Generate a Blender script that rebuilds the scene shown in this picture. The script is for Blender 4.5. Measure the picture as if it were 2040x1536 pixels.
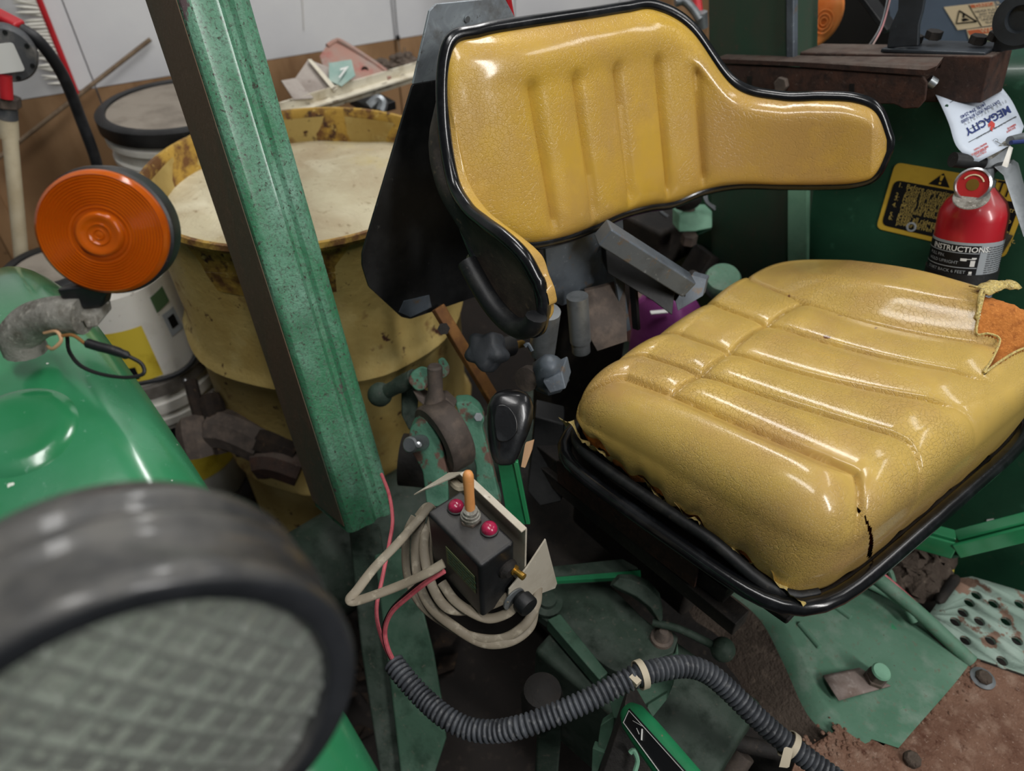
import bpy, bmesh, math, random
from mathutils import Vector as V, Matrix
random.seed(7)
for o in list(bpy.data.objects): bpy.data.objects.remove(o)
SC = bpy.context.scene
COL = SC.collection
# ---------------------------------------------------------------- camera
# world: +X tractor forward, +Y tractor left, Z up, origin under the seat
FPX = 1416.0
PITCH = math.radians(42.0)
CAM = V((.297, -.757, 1.55))
_h = V((-.756, .655, 0)).normalized()
RT = V((_h.y, -_h.x, 0))
FW = _h * math.cos(PITCH) + V((0, 0, -math.sin(PITCH)))
UP = _h * math.sin(PITCH) + V((0, 0, math.cos(PITCH)))
cd = bpy.data.cameras.new('camera'); cam = bpy.data.objects.new('camera', cd); COL.objects.link(cam)
cam.matrix_world = Matrix(((RT.x, UP.x, -FW.x, CAM.x), (RT.y, UP.y, -FW.y, CAM.y), (RT.z, UP.z, -FW.z, CAM.z), (0, 0, 0, 1)))
cd.sensor_width = 36; cd.lens = FPX / 2040 * 36; cd.clip_start = .02; cd.clip_end = 60
cd.dof.use_dof = True; cd.dof.focus_distance = .87; cd.dof.aperture_fstop = 3.7
SC.camera = cam
# ---------------------------------------------------------------- light
SC.view_settings.view_transform = 'Standard'; SC.view_settings.look = 'None'
SC.view_settings.gamma = 1; SC.view_settings.use_curve_mapping = False
SC.view_settings.exposure = 0.0
w = bpy.data.worlds.new('shed_ambient'); SC.world = w; w.use_nodes = True
w.node_tree.nodes['Background'].inputs[0].default_value = (.86, .93, 1, 1)
w.node_tree.nodes['Background'].inputs[1].default_value = .075
def area(name, loc, target, sx, sy, power, col=(1, .985, .965)):
    l = bpy.data.lights.new(name, 'AREA'); l.shape = 'RECTANGLE'; l.size = sx; l.size_y = sy
    l.energy = power; l.color = col
    o = bpy.data.objects.new(name, l); COL.objects.link(o); o.location = loc
    o.rotation_euler = (V(target) - V(loc)).to_track_quat('-Z', 'Y').to_euler()
    return o
area('ceiling_tube_light', (2.5, -.1, 2.75), (0, -.1, .9), .30, 1.5, 52)
area('ceiling_tube_light', (.1, -.75, 2.9), (.1, -.5, .8), 1.4, .25, 19)
area('ceiling_tube_light', (-.9, .7, 3.0), (-1.2, 0, .8), 1.5, .25, 26)  # unseen light added to brighten the back wall
area('ceiling_tube_light', (.9, 1.5, 2.9), (.1, .6, .8), 1.4, .25, 10)

# ---------------------------------------------------------------- pixel of the photo -> place in the shed
def pxl(p_):
    d_ = p_ - CAM; t_ = d_.dot(FW); return 1020 + FPX * d_.dot(RT) / t_, 768 - FPX * d_.dot(UP) / t_
def ray(u, v): return RT * ((u - 1020) / FPX) - UP * ((v - 768) / FPX) + FW
def P(u, v, t): return CAM + ray(u, v) * t
def PL(u, v, pt, n):
    d = ray(u, v); n = V(n); return CAM + d * (n.dot(V(pt) - CAM) / n.dot(d))
def onX(u, v, a): return PL(u, v, (a, 0, 0), (1, 0, 0))
def onY(u, v, b): return PL(u, v, (0, b, 0), (0, 1, 0))
def onZ(u, v, z): return PL(u, v, (0, 0, z), (0, 0, 1))

# ---------------------------------------------------------------- mesh helpers
def frame(ax, up=None):
    ax = V(ax).normalized()
    up = V(up) if up is not None else (V((0, 0, 1)) if abs(ax.z) < .9 else V((1, 0, 0)))
    x = up.cross(ax)
    if x.length < 1e-6: x = V((1, 0, 0)).cross(ax)
    x.normalize(); y = ax.cross(x).normalized()
    return x, y, ax
def cr(pts, n=8, closed=False):
    pts = [V(p) for p in pts]; out = []; N = len(pts)
    rng = range(N if closed else N - 1)
    for i in rng:
        if closed: a, b, c, d = pts[(i - 1) % N], pts[i], pts[(i + 1) % N], pts[(i + 2) % N]
        else:
            b, c = pts[i], pts[i + 1]
            a = pts[i - 1] if i > 0 else b * 2 - c
            d = pts[i + 2] if i + 2 < N else c * 2 - b
        for k in range(n):
            t = k / n
            out.append(.5 * ((2 * b) + (c - a) * t + (2 * a - 5 * b + 4 * c - d) * t * t + (3 * b - a - 3 * c + d) * t ** 3))
    if not closed: out.append(pts[-1].copy())
    return out
def lerp(a, b, t): return a + (b - a) * t
def interp(xs, ys, x):
    if x <= xs[0]: return ys[0]
    for i in range(len(xs) - 1):
        if x <= xs[i + 1]: return lerp(ys[i], ys[i + 1], (x - xs[i]) / (xs[i + 1] - xs[i]))
    return ys[-1]
def sstep(a, b, x):
    t = max(0, min(1, (x - a) / (b - a))); return t * t * (3 - 2 * t)
def inpoly(x, y, poly):
    c = False; n = len(poly)
    for i in range(n):
        x1, y1 = poly[i]; x2, y2 = poly[i - 1]
        if (y1 > y) != (y2 > y) and x < (x2 - x1) * (y - y1) / (y2 - y1) + x1: c = not c
    return c
def rpoly(pts, r, n=4):
    """round the corners of a planar polygon"""
    pts = [V(p) for p in pts]; out = []; N = len(pts)
    for i in range(N):
        a, b, c = pts[i - 1], pts[i], pts[(i + 1) % N]
        u = a - b; v = c - b; k = min(r, u.length * .45, v.length * .45)
        p0 = b + u.normalized() * k; p1 = b + v.normalized() * k
        for j in range(n + 1):
            t = j / n; out.append(p0 * (1 - t) ** 2 + b * 2 * t * (1 - t) + p1 * t * t)
    return out

class MB:
    def __init__(s): s.v = []; s.f = []
    def add(s, vs, fs):
        k = len(s.v); s.v += [V(p) for p in vs]; s.f += [tuple(i + k for i in f) for f in fs]; return s
    def box(s, c, size, ax=None):
        c = V(c); x, y, z = ax or (V((1, 0, 0)), V((0, 1, 0)), V((0, 0, 1)))
        hx, hy, hz = [q / 2 for q in size]
        vs = [c + x * (hx * i) + y * (hy * j) + z * (hz * k) for i in (-1, 1) for j in (-1, 1) for k in (-1, 1)]
        return s.add(vs, [(0, 1, 3, 2), (4, 6, 7, 5), (0, 4, 5, 1), (2, 3, 7, 6), (0, 2, 6, 4), (1, 5, 7, 3)])
    def beam(s, a, b, w, h, up=(0, 0, 1)):
        a = V(a); b = V(b); x, y, z = frame(b - a, up)
        return s.box((a + b) / 2, (w, h, (b - a).length), (x, y, z))
    def grid(s, G, wrap=False):
        m = len(G); n = len(G[0]); vs = [p for r in G for p in r]; fs = []
        for i in range(m - 1):
            for j in range(n if wrap else n - 1):
                j2 = (j + 1) % n
                fs.append((i * n + j, i * n + j2, (i + 1) * n + j2, (i + 1) * n + j))
        return s.add(vs, fs)
    def loft(s, rings, caps=True):
        n = len(rings[0]); s.grid(rings, True); k = len(s.v) - n * len(rings)
        if caps:
            s.f.append(tuple(k + i for i in reversed(range(n)))); e = len(s.v) - n
            s.f.append(tuple(e + i for i in range(n)))
        return s
    def tube(s, path, r, n=10, caps=True, ry=None, up=None, closed=False):
        path = [V(p) for p in path]; N = len(path); rings = []
        R = r if isinstance(r, (list, tuple)) else [r] * N
        x = None
        for i in range(N):
            if closed: t = path[(i + 1) % N] - path[i - 1]
            else: t = path[min(i + 1, N - 1)] - path[max(i - 1, 0)]
            if t.length < 1e-9: t = V((0, 0, 1))
            t.normalize()
            if x is None or up is not None: x, y, _ = frame(t, up)
            else:
                x = x - t * x.dot(t); x.normalize(); y = t.cross(x)
            k = (ry / r) if (ry and not isinstance(r, (list, tuple))) else 1
            rings.append([path[i] + x * (R[i] * math.cos(2 * math.pi * j / n)) + y * (R[i] * k * math.sin(2 * math.pi * j / n)) for j in range(n)])
        if closed: rings.append(rings[0]); return s.loft(rings, False)
        return s.loft(rings, caps)
    def lathe(s, prof, o, ax, n=40, up=None, caps=True):
        o = V(o); x, y, z = frame(ax, up); rings = []
        for r, h in prof:
            r = max(r, 1e-5)
            rings.append([o + z * h + x * (r * math.cos(2 * math.pi * j / n)) + y * (r * math.sin(2 * math.pi * j / n)) for j in range(n)])
        return s.loft(rings, caps)
    def prism(s, pts, vec):
        pts = [V(p) for p in pts]; vec = V(vec); n = len(pts)
        vs = pts + [p + vec for p in pts]
        fs = [tuple(range(n)), tuple(reversed(range(n, 2 * n)))] + [(i, i + n, (i + 1) % n + n, (i + 1) % n) for i in range(n)]
        return s.add(vs, fs)
    def ball(s, c, r, ax=(0, 0, 1), k=1.0, n=16, m=9):
        return s.lathe([(r * math.sin(math.pi * i / m), -r * k * math.cos(math.pi * i / m)) for i in range(m + 1)], c, ax, n, caps=False)
    def hexb(s, c, ax, r, h, up=None):
        x, y, z = frame(ax, up); c = V(c)
        pts = [c + x * (r * math.cos(math.pi / 3 * i)) + y * (r * math.sin(math.pi / 3 * i)) for i in range(6)]
        return s.prism(pts, z * h)
    def build(s, name, mat, parent=None, ang=38, bevel=0, label=None, cat=None, group=None, kind=None, seg=2):
        me = bpy.data.meshes.new(name)
        base = V((0, 0, 0))
        if parent is not None: base = ORG[parent.name]
        mn = V([min(p[i] for p in s.v) for i in range(3)]); mx = V([max(p[i] for p in s.v) for i in range(3)])
        org = V(((mn.x + mx.x) / 2, (mn.y + mx.y) / 2, mn.z))
        me.from_pydata([tuple(p - org) for p in s.v], [], s.f)
        bm = bmesh.new(); bm.from_mesh(me)
        bmesh.ops.remove_doubles(bm, verts=bm.verts, dist=2e-6)
        bmesh.ops.recalc_face_normals(bm, faces=bm.faces); bm.to_mesh(me); bm.free()
        me.polygons.foreach_set('use_smooth', [True] * len(me.polygons))
        me.set_sharp_from_angle(angle=math.radians(ang))
        me.materials.append(mat)
        o = bpy.data.objects.new(name, me); COL.objects.link(o)
        o.location = org - base; ORG[o.name] = org
        if parent is not None: o.parent = parent
        if bevel:
            b = o.modifiers.new('bevel', 'BEVEL'); b.width = bevel; b.segments = seg; b.limit_method = 'ANGLE'; b.angle_limit = math.radians(40)
            b.harden_normals = True
        tag(o, label, cat, group, kind)
        return o
ORG = {}
def tag(o, label=None, cat=None, group=None, kind=None):
    if label: o['label'] = label
    if cat: o['category'] = cat
    if group: o['group'] = group
    if kind: o['kind'] = kind
def thing(name, loc, label=None, cat=None, group=None, kind=None):
    o = bpy.data.objects.new(name, None); COL.objects.link(o); o.location = loc; o.empty_display_size = .03
    ORG[o.name] = V(loc); tag(o, label, cat, group, kind); return o
def plate(pix, fn, c, vec, r=0, n=4):
    pts = [fn(u, v, c) for u, v in pix]
    if r: pts = rpoly(pts, r, n)
    return MB().prism(pts, vec)
def text(body, size, o, xd, yd, mat, parent, name='lettering', align='LEFT', th=.0002, bold=0, fn=None, squeeze=1.0):
    c = bpy.data.curves.new(name, 'FONT'); c.body = body; c.size = size; c.align_x = align; c.resolution_u = 2; c.offset = bold
    t = bpy.data.objects.new(name, c); COL.objects.link(t)
    dg = bpy.context.evaluated_depsgraph_get(); dg.update()
    me = t.evaluated_get(dg).to_mesh(); o = V(o); xd = V(xd); yd = V(yd)
    m = MB()
    if fn: vs = [fn(p.co.x * squeeze, p.co.y) for p in me.vertices]
    else: vs = [o + xd * (p.co.x * squeeze) + yd * p.co.y for p in me.vertices]
    m.add(vs, [tuple(f.vertices) for f in me.polygons])
    bpy.data.objects.remove(t); bpy.data.curves.remove(c)
    if not m.f: return None
    return m.build(name, mat, parent)

# ---------------------------------------------------------------- materials
def hx(h):
    h = h.lstrip('#'); f = lambda c: c / 12.92 if c <= .04045 else ((c + .055) / 1.055) ** 2.4
    return tuple(f(int(h[i:i + 2], 16) / 255) for i in (0, 2, 4)) + (1,)
def mat(name, col, rough=.5, metal=0, layers=(), bump=(), spec=.5, coat=0, trans=0, ior=1.45, sub=0, rvar=0, emit=0, alpha=1, dust=None):
    m = bpy.data.materials.new(name); m.use_nodes = True; nt = m.node_tree; N = nt.nodes; L = nt.links
    b = N['Principled BSDF']; b.inputs['Roughness'].default_value = rough; b.inputs['Metallic'].default_value = metal
    b.inputs['Specular IOR Level'].default_value = spec; b.inputs['Coat Weight'].default_value = coat
    b.inputs['Coat Roughness'].default_value = .12
    b.inputs['Transmission Weight'].default_value = trans; b.inputs['IOR'].default_value = ior
    b.inputs['Subsurface Weight'].default_value = sub
    if sub: b.inputs['Subsurface Radius'].default_value = (.01, .005, .002)
    tc = N.new('ShaderNodeTexCoord'); co = tc.outputs['Object']
    cur = None; base = hx(col); b.inputs['Base Color'].default_value = base
    def noise(sc, det=6, rg=.6, dist=0, st=None, off=0):
        t = N.new('ShaderNodeTexNoise'); t.inputs['Scale'].default_value = sc; t.inputs['Detail'].default_value = det
        t.inputs['Roughness'].default_value = rg; t.inputs['Distortion'].default_value = dist
        mp = N.new('ShaderNodeMapping'); mp.inputs['Location'].default_value = (off, off * .7, off * .3)
        if st: mp.inputs['Scale'].default_value = st
        L.new(co, mp.inputs[0]); L.new(mp.outputs[0], t.inputs['Vector']); return t.outputs['Fac']
    rmask = None
    for i, ly in enumerate(layers):
        c2, sc, lo, hi = ly[:4]; kw = ly[4] if len(ly) > 4 else {}
        f = noise(sc, kw.get('det', 6), kw.get('rg', .6), kw.get('dist', 0), kw.get('st'), i * 3.1 + kw.get('off', 0))
        r = N.new('ShaderNodeMapRange'); r.inputs[1].default_value = lo; r.inputs[2].default_value = hi; r.clamp = True
        r.inputs[4].default_value = kw.get('amt', 1.0)
        L.new(f, r.inputs[0])
        mx = N.new('ShaderNodeMix'); mx.data_type = 'RGBA'
        if cur is None: mx.inputs[6].default_value = base
        else: L.new(cur, mx.inputs[6])
        mx.inputs[7].default_value = hx(c2); L.new(r.outputs[0], mx.inputs[0]); cur = mx.outputs[2]
        if kw.get('rough') is not None:
            q = N.new('ShaderNodeMix'); q.data_type = 'FLOAT'
            if rmask is None: q.inputs[2].default_value = rough
            else: L.new(rmask, q.inputs[2])
            q.inputs[3].default_value = kw['rough']; L.new(r.outputs[0], q.inputs[0]); rmask = q.outputs[0]
    if dust:
        g = N.new('ShaderNodeNewGeometry'); sx = N.new('ShaderNodeSeparateXYZ'); L.new(g.outputs['Normal'], sx.inputs[0])
        r = N.new('ShaderNodeMapRange'); r.inputs[1].default_value = dust[1]; r.inputs[2].default_value = 1.0; r.inputs[4].default_value = dust[2]; r.clamp = True
        L.new(sx.outputs[2], r.inputs[0])
        nf = noise(40, 5, .65, 0, None, 9); mm = N.new('ShaderNodeMath'); mm.operation = 'MULTIPLY'
        r2 = N.new('ShaderNodeMapRange'); r2.inputs[1].default_value = .25; r2.inputs[2].default_value = .6; L.new(nf, r2.inputs[0])
        L.new(r.outputs[0], mm.inputs[0]); L.new(r2.outputs[0], mm.inputs[1])
        mx = N.new('ShaderNodeMix'); mx.data_type = 'RGBA'
        if cur is None: mx.inputs[6].default_value = base
        else: L.new(cur, mx.inputs[6])
        mx.inputs[7].default_value = hx(dust[0]); L.new(mm.outputs[0], mx.inputs[0]); cur = mx.outputs[2]
        q = N.new('ShaderNodeMix'); q.data_type = 'FLOAT'
        if rmask is None: q.inputs[2].default_value = rough
        else: L.new(rmask, q.inputs[2])
        q.inputs[3].default_value = .8; L.new(mm.outputs[0], q.inputs[0]); rmask = q.outputs[0]
    if cur is not None: L.new(cur, b.inputs['Base Color'])
    if rvar:
        f = noise(rvar[0], 4, .6, 0, None, 5); r = N.new('ShaderNodeMapRange'); r.inputs[1].default_value = .3; r.inputs[2].default_value = .7
        r.inputs[3].default_value = rvar[1]; r.inputs[4].default_value = rvar[2]; L.new(f, r.inputs[0])
        if rmask is None: rmask = r.outputs[0]
    if rmask is not None: L.new(rmask, b.inputs['Roughness'])
    prev = None
    for kd, sc, st, *rest in bump:
        if kd == 'crack':
            nz = N.new('ShaderNodeTexNoise'); nz.inputs['Scale'].default_value = sc * .6; nz.inputs['Detail'].default_value = 4
            L.new(co, nz.inputs['Vector'])
            va = N.new('ShaderNodeVectorMath'); va.operation = 'MULTIPLY_ADD'; va.inputs[1].default_value = (1.1 / sc,) * 3
            L.new(nz.outputs['Color'], va.inputs[0]); L.new(co, va.inputs[2])
            vo = N.new('ShaderNodeTexVoronoi'); vo.feature = 'DISTANCE_TO_EDGE'; vo.inputs['Scale'].default_value = sc
            L.new(va.outputs[0], vo.inputs['Vector'])
            r = N.new('ShaderNodeMapRange'); r.inputs[1].default_value = 0; r.inputs[2].default_value = .09; L.new(vo.outputs['Distance'], r.inputs[0])
            mk = noise(rest[0] if rest else 9, 3, .5, 0, None, 2); mr = N.new('ShaderNodeMapRange'); mr.inputs[1].default_value = .42; mr.inputs[2].default_value = .62
            L.new(mk, mr.inputs[0])
            inv = N.new('ShaderNodeMath'); inv.operation = 'SUBTRACT'; inv.inputs[0].default_value = 1; L.new(r.outputs[0], inv.inputs[1])
            ml = N.new('ShaderNodeMath'); ml.operation = 'MULTIPLY'; L.new(inv.outputs[0], ml.inputs[0]); L.new(mr.outputs[0], ml.inputs[1])
            ng = N.new('ShaderNodeMath'); ng.operation = 'MULTIPLY'; ng.inputs[1].default_value = -1; L.new(ml.outputs[0], ng.inputs[0]); h = ng.outputs[0]
        elif kd == 'wave':
            wv = N.new('ShaderNodeTexWave'); wv.inputs['Scale'].default_value = sc; wv.inputs['Distortion'].default_value = 3; L.new(co, wv.inputs['Vector']); h = wv.outputs['Fac']
        else: h = noise(sc, 7, .65, rest[0] if rest else 0, None, 1.7)
        bp = N.new('ShaderNodeBump'); bp.inputs['Strength'].default_value = st; bp.inputs['Distance'].default_value = .5 / sc
        L.new(h, bp.inputs['Height'])
        if prev: L.new(prev, bp.inputs['Normal'])
        prev = bp.outputs[0]
    if prev: L.new(prev, b.inputs['Normal'])
    if emit:
        b.inputs['Emission Strength'].default_value = emit
    return m
K = {}
K['vinyl_seat'] = mat('worn_yellow_seat_vinyl', '#c0a154', .31, layers=[('#b28f56', 7, .45, .7, dict(det=4)), ('#d6b45c', 16, .56, .8, dict(amt=.6)), ('#8d7447', 240, .66, .8, dict(amt=.6)), ('#70461f', 30, .755, .77, dict(det=2))],
                      bump=[('crack', 165, .42, 7), ('crack', 360, .5, 11), ('noise', 500, .12)], coat=.5, spec=.5)
K['vinyl_back'] = mat('yellow_backrest_vinyl', '#c09b3c', .25, layers=[('#b38f50', 5, .38, .64), ('#d6ad42', 14, .55, .8, dict(amt=.6)), ('#6b532a', 260, .72, .8, dict(amt=.5))],
                      bump=[('crack', 190, .3, 6), ('crack', 420, .2, 11), ('noise', 420, .10)], coat=.6, spec=.5)
K['vinyl_raw'] = mat('frayed_vinyl_backing', '#c9b26a', .85, layers=[('#9c8a55', 300, .4, .6), ('#e3d9ae', 500, .55, .7)], bump=[('noise', 500, .6)])
K['foam'] = mat('orange_brown_seat_foam', '#bd7433', .95, layers=[('#8a4a1c', 90, .5, .75), ('#d48b46', 350, .5, .7), ('#5d2f12', 40, .6, .75)], bump=[('noise', 350, 1.0), ('noise', 90, .5)])
K['rubber'] = mat('glossy_black_rubber_trim', '#0d0e10', .22, layers=[('#25272a', 30, .5, .8)], bump=[('noise', 120, .06)], coat=.3)
K['rubber_m'] = mat('dull_black_rubber', '#141517', .5, layers=[('#33322f', 25, .5, .8), ('#4a453e', 90, .62, .8)], bump=[('noise', 200, .15)])
K['shell'] = mat('dusty_black_seat_shell', '#1b1a1b', .6, layers=[('#4f453b', 12, .42, .7), ('#6a5b48', 120, .6, .8)], bump=[('noise', 160, .2)])
K['black'] = mat('black_painted_steel', '#121314', .5, layers=[('#2a2a2a', 12, .45, .75), ('#4b4a46', 90, .66, .8)], bump=[('noise', 150, .12)])
K['black_dirty'] = mat('grimy_black_iron', '#1a1715', .75, layers=[('#332c26', 18, .45, .7), ('#4e4338', 80, .62, .8)], bump=[('noise', 120, .4)])
K['galv'] = mat('galvanised_steel', '#8a9196', .45, .25, layers=[('#9aa2a6', 26, .46, .6, dict(dist=1.2)), ('#5e5850', 14, .52, .7), ('#4e463e', 120, .62, .75)], bump=[('noise', 200, .08)])
K['greysteel'] = mat('slate_grey_painted_steel', '#5a626a', .45, .2, layers=[('#3b4046', 12, .45, .7), ('#6b5a47', 50, .6, .72), ('#8b9299', 160, .62, .8)], bump=[('noise', 160, .12)])
K['lightsteel'] = mat('dull_grey_steel', '#8a8f92', .38, .6, layers=[('#5c5f60', 20, .45, .7)], bump=[('noise', 120, .06)])
K['castalu'] = mat('corroded_cast_aluminium', '#8b8981', .7, .3, layers=[('#5e5a50', 60, .45, .65), ('#aaa79d', 180, .55, .7)], bump=[('noise', 200, .5), ('noise', 60, .3)])
K['rustbrown'] = mat('dark_rusty_iron', '#3a2a24', .8, .2, layers=[('#4d3328', 25, .45, .65), ('#251c19', 60, .5, .7), ('#5e5048', 130, .62, .76)], bump=[('noise', 180, .4)], dust=('#5f554d', .5, .8))
K['castiron'] = mat('dusty_cast_iron', '#544b45', .75, .2, layers=[('#6b5e54', 40, .45, .65), ('#3a322d', 15, .5, .7)], bump=[('noise', 220, .3)])
K['green_post'] = mat('weathered_green_paint', '#3f7d5a', .34, layers=[('#719d87', 14, .42, .66, dict(st=(1, 1, .35))), ('#356e4d', 7, .5, .7), ('#4c6152', 260, .50, .62, dict(rough=.6, amt=.75)), ('#3f4238', 170, .59, .66, dict(rough=.75)), ('#5a4a4c', 11, .665, .68, dict(rough=.85, st=(1, 1, .3), det=9)), ('#4a3a35', 40, .68, .70, dict(rough=.85, st=(1, 1, .5))), ('#9db5a6', 320, .66, .74, dict(amt=.6))],
                      bump=[('noise', 300, .45), ('noise', 90, .3), ('noise', 30, .15)], coat=.3)
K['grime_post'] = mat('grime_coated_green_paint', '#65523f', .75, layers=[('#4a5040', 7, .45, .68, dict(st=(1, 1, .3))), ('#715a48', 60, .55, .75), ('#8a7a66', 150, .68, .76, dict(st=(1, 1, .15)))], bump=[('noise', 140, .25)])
K['green'] = mat('glossy_green_paint', '#2f8a58', .22, layers=[('#27774b', 6, .4, .7), ('#579f7c', 30, .68, .8, dict(amt=.5))], bump=[('noise', 14, .02)], coat=.5, spec=.6)
K['fender'] = mat('dusty_glossy_green_fender_paint', '#27784a', .2, layers=[('#3d8460', 4, .42, .7, dict(rough=.34)), ('#79a58e', 120, .66, .74, dict(amt=.6)), ('#dfe5d8', 60, .755, .765, dict(det=2))], bump=[('noise', 9, .02)], coat=.6, spec=.6)
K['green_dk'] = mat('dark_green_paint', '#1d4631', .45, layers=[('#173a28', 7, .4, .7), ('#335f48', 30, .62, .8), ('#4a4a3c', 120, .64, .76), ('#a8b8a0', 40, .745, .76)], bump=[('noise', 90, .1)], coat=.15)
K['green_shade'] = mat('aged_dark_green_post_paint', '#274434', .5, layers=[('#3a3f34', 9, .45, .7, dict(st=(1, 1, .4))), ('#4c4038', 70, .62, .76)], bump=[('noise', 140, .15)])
K['green_dust'] = mat('dusty_sage_green_paint', '#668c76', .6, layers=[('#527a63', 8, .42, .68), ('#85998a', 20, .5, .75), ('#6f7563', 110, .58, .7), ('#54453a', 190, .66, .72), ('#2f8f5e', 28, .66, .72)], bump=[('noise', 200, .25)], spec=.35)
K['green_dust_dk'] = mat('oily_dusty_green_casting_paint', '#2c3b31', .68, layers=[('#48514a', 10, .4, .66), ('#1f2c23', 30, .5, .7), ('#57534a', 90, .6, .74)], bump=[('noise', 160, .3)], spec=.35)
K['green_worn'] = mat('chipped_green_paint_over_rust', '#41705a', .55, layers=[('#5f8a75', 30, .5, .7), ('#61493f', 24, .5, .55, dict(rough=.85, det=8)), ('#4f4038', 60, .62, .66, dict(rough=.85))], bump=[('noise', 160, .35)])
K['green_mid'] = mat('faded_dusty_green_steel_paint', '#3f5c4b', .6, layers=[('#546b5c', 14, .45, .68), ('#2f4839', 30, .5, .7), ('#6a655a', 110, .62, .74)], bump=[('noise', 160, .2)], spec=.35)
K['bright_green'] = mat('bright_green_lever_paint', '#23764c', .4, layers=[('#1d6540', 20, .45, .7), ('#7a6a58', 120, .68, .74)], bump=[('noise', 160, .1)])
K['drum'] = mat('faded_yellow_drum_paint', '#bca464', .55, layers=[('#a98d4c', 6, .42, .66), ('#cdb97c', 10, .55, .75), ('#7b5730', 14, .6, .7, dict(rough=.85, det=9)), ('#47291e', 26, .635, .67, dict(rough=.9, det=9)), ('#5b3a26', 130, .66, .72)], bump=[('noise', 60, .25), ('noise', 220, .2)])
K['drum_rim'] = mat('rusted_yellow_drum_rim', '#b4903e', .65, layers=[('#6e4a27', 22, .45, .58, dict(det=9)), ('#432820', 30, .56, .64, dict(det=9)), ('#cdb062', 60, .62, .7)], bump=[('noise', 90, .4)])
K['drumfill'] = mat('dusty_buff_drum_contents', '#c9bfa0', .85, layers=[('#b3a284', 6, .4, .66), ('#d8d0b4', 5, .5, .7, dict(dist=1.5)), ('#8f7b5c', 60, .6, .75), ('#c6b169', 4, .56, .72)], bump=[('noise', 12, .35, 1.0), ('noise', 90, .2)])
K['white_panel'] = mat('scuffed_white_wall_panel', '#dcdcdc', .55, layers=[('#cfcfd2', 2, .42, .66), ('#a9a59f', 9, .66, .8, dict(st=(1, 1, .25))), ('#6d665f', 60, .745, .77)], bump=[('noise', 30, .04)])
K['brown_panel'] = mat('brown_hardboard', '#94724f', .75, layers=[('#7d5d40', 3, .4, .66), ('#a98662', 9, .5, .72, dict(st=(1, 1, .3))), ('#5d4530', 30, .66, .78)], bump=[('noise', 120, .1)])
K['concrete'] = mat('shade_darkened_dirt_floor', '#241f1c', .9, layers=[('#181513', 4, .42, .64), ('#3d352e', 40, .58, .76)], bump=[('noise', 60, .3)])  # dirt floor toned near black to stand in for shade under the seat
K['white_plastic'] = mat('white_pail_plastic', '#d6d3ca', .45, layers=[('#bfbab0', 8, .48, .7), ('#8f877a', 70, .66, .78)], bump=[('noise', 60, .05)], sub=.08)
K['grey_lid'] = mat('dusty_grey_lid', '#8d8478', .75, layers=[('#766d62', 14, .45, .68)], bump=[('noise', 90, .15)])
K['band'] = mat('dirty_grey_band', '#6e6962', .6, layers=[('#55504a', 20, .45, .68)], bump=[('noise', 90, .15)])
K['blackplastic'] = mat('black_plastic', '#17181a', .4, layers=[('#2b2c2e', 20, .5, .75), ('#8b8478', 200, .68, .74, dict(amt=.6))], bump=[('noise', 220, .1)], dust=('#4d4a46', .6, .55))
K['knob'] = mat('glossy_black_knob_plastic', '#101113', .28, layers=[('#2e3032', 16, .5, .75), ('#cfcfca', 45, .735, .75)], bump=[('noise', 120, .08)], coat=.3)
K['knob_grey'] = mat('worn_grey_black_knob_plastic', '#2f3236', .55, layers=[('#4c5055', 20, .45, .7)], bump=[('noise', 120, .15)])
K['yellow_sign'] = mat('yellow_print', '#c8a437', .5, layers=[('#b08c2a', 20, .5, .72)])
K['orange_sign'] = mat('orange_print', '#d48a1e', .5)
K['black_print'] = mat('black_print', '#0c0e12', .45)
K['white_print'] = mat('white_print', '#dadad6', .5)
K['grey_print'] = mat('grey_print', '#9aa0a4', .5)
K['red_print'] = mat('red_print', '#b3413a', .5)
K['orange_red_print'] = mat('orange_red_print', '#cc6a45', .5)
K['blue_print'] = mat('navy_print', '#28366b', .5)
K['green_print'] = mat('green_print', '#4f6b4a', .5)
K['cream_decal'] = mat('cream_decal_film', '#dcc7a4', .45)
K['dim_yellow_print'] = mat('dim_yellow_print', '#b9a055', .6)
K['tagcard'] = mat('white_tag_card', '#bfc8d4', .5)
K['yellowlabel'] = mat('yellow_label', '#c9b23a', .5, layers=[('#a48d22', 16, .5, .7)])
K['amberlens'] = mat('amber_lens_plastic', '#c25c0c', .17, layers=[('#a94a08', 12, .45, .7)], trans=.25, ior=1.3, sub=.3, coat=.3, bump=[('noise', 60, .03)])
K['amberlens2'] = mat('dusty_amber_lens_plastic', '#e08a4a', .4, layers=[('#d56a22', 12, .45, .62), ('#b9a89a', 10, .62, .8)], trans=.15, ior=1.3, sub=.3)
K['amberback'] = mat('amber_lens_reflector', '#b5560c', .35)
K['red_metal'] = mat('red_painted_metal', '#b9242c', .4, layers=[('#96191f', 14, .45, .7)], coat=.2)
K['red_ext'] = mat('red_extinguisher_paint', '#b31f2a', .28, layers=[('#a01a24', 8, .45, .7)], coat=.4, dust=('#8c6a68', .45, .7))
K['pump'] = mat('grey_pump_casting', '#55575a', .6, .2, layers=[('#7d7a76', 30, .5, .7)], bump=[('noise', 120, .2)])
K['hose'] = mat('black_hose_rubber', '#1b1c1f', .5, layers=[('#2f3033', 30, .5, .7)])
K['pvc'] = mat('yellowed_pvc_pipe', '#d0c3a6', .5, layers=[('#b5a382', 12, .45, .7)])
K['bristle'] = mat('white_nylon_bristle', '#d9d6cc', .6)
K['wood'] = mat('weathered_wood_stick', '#7d6a55', .8, layers=[('#5d4c3b', 30, .45, .7)], bump=[('noise', 90, .2)])
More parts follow.
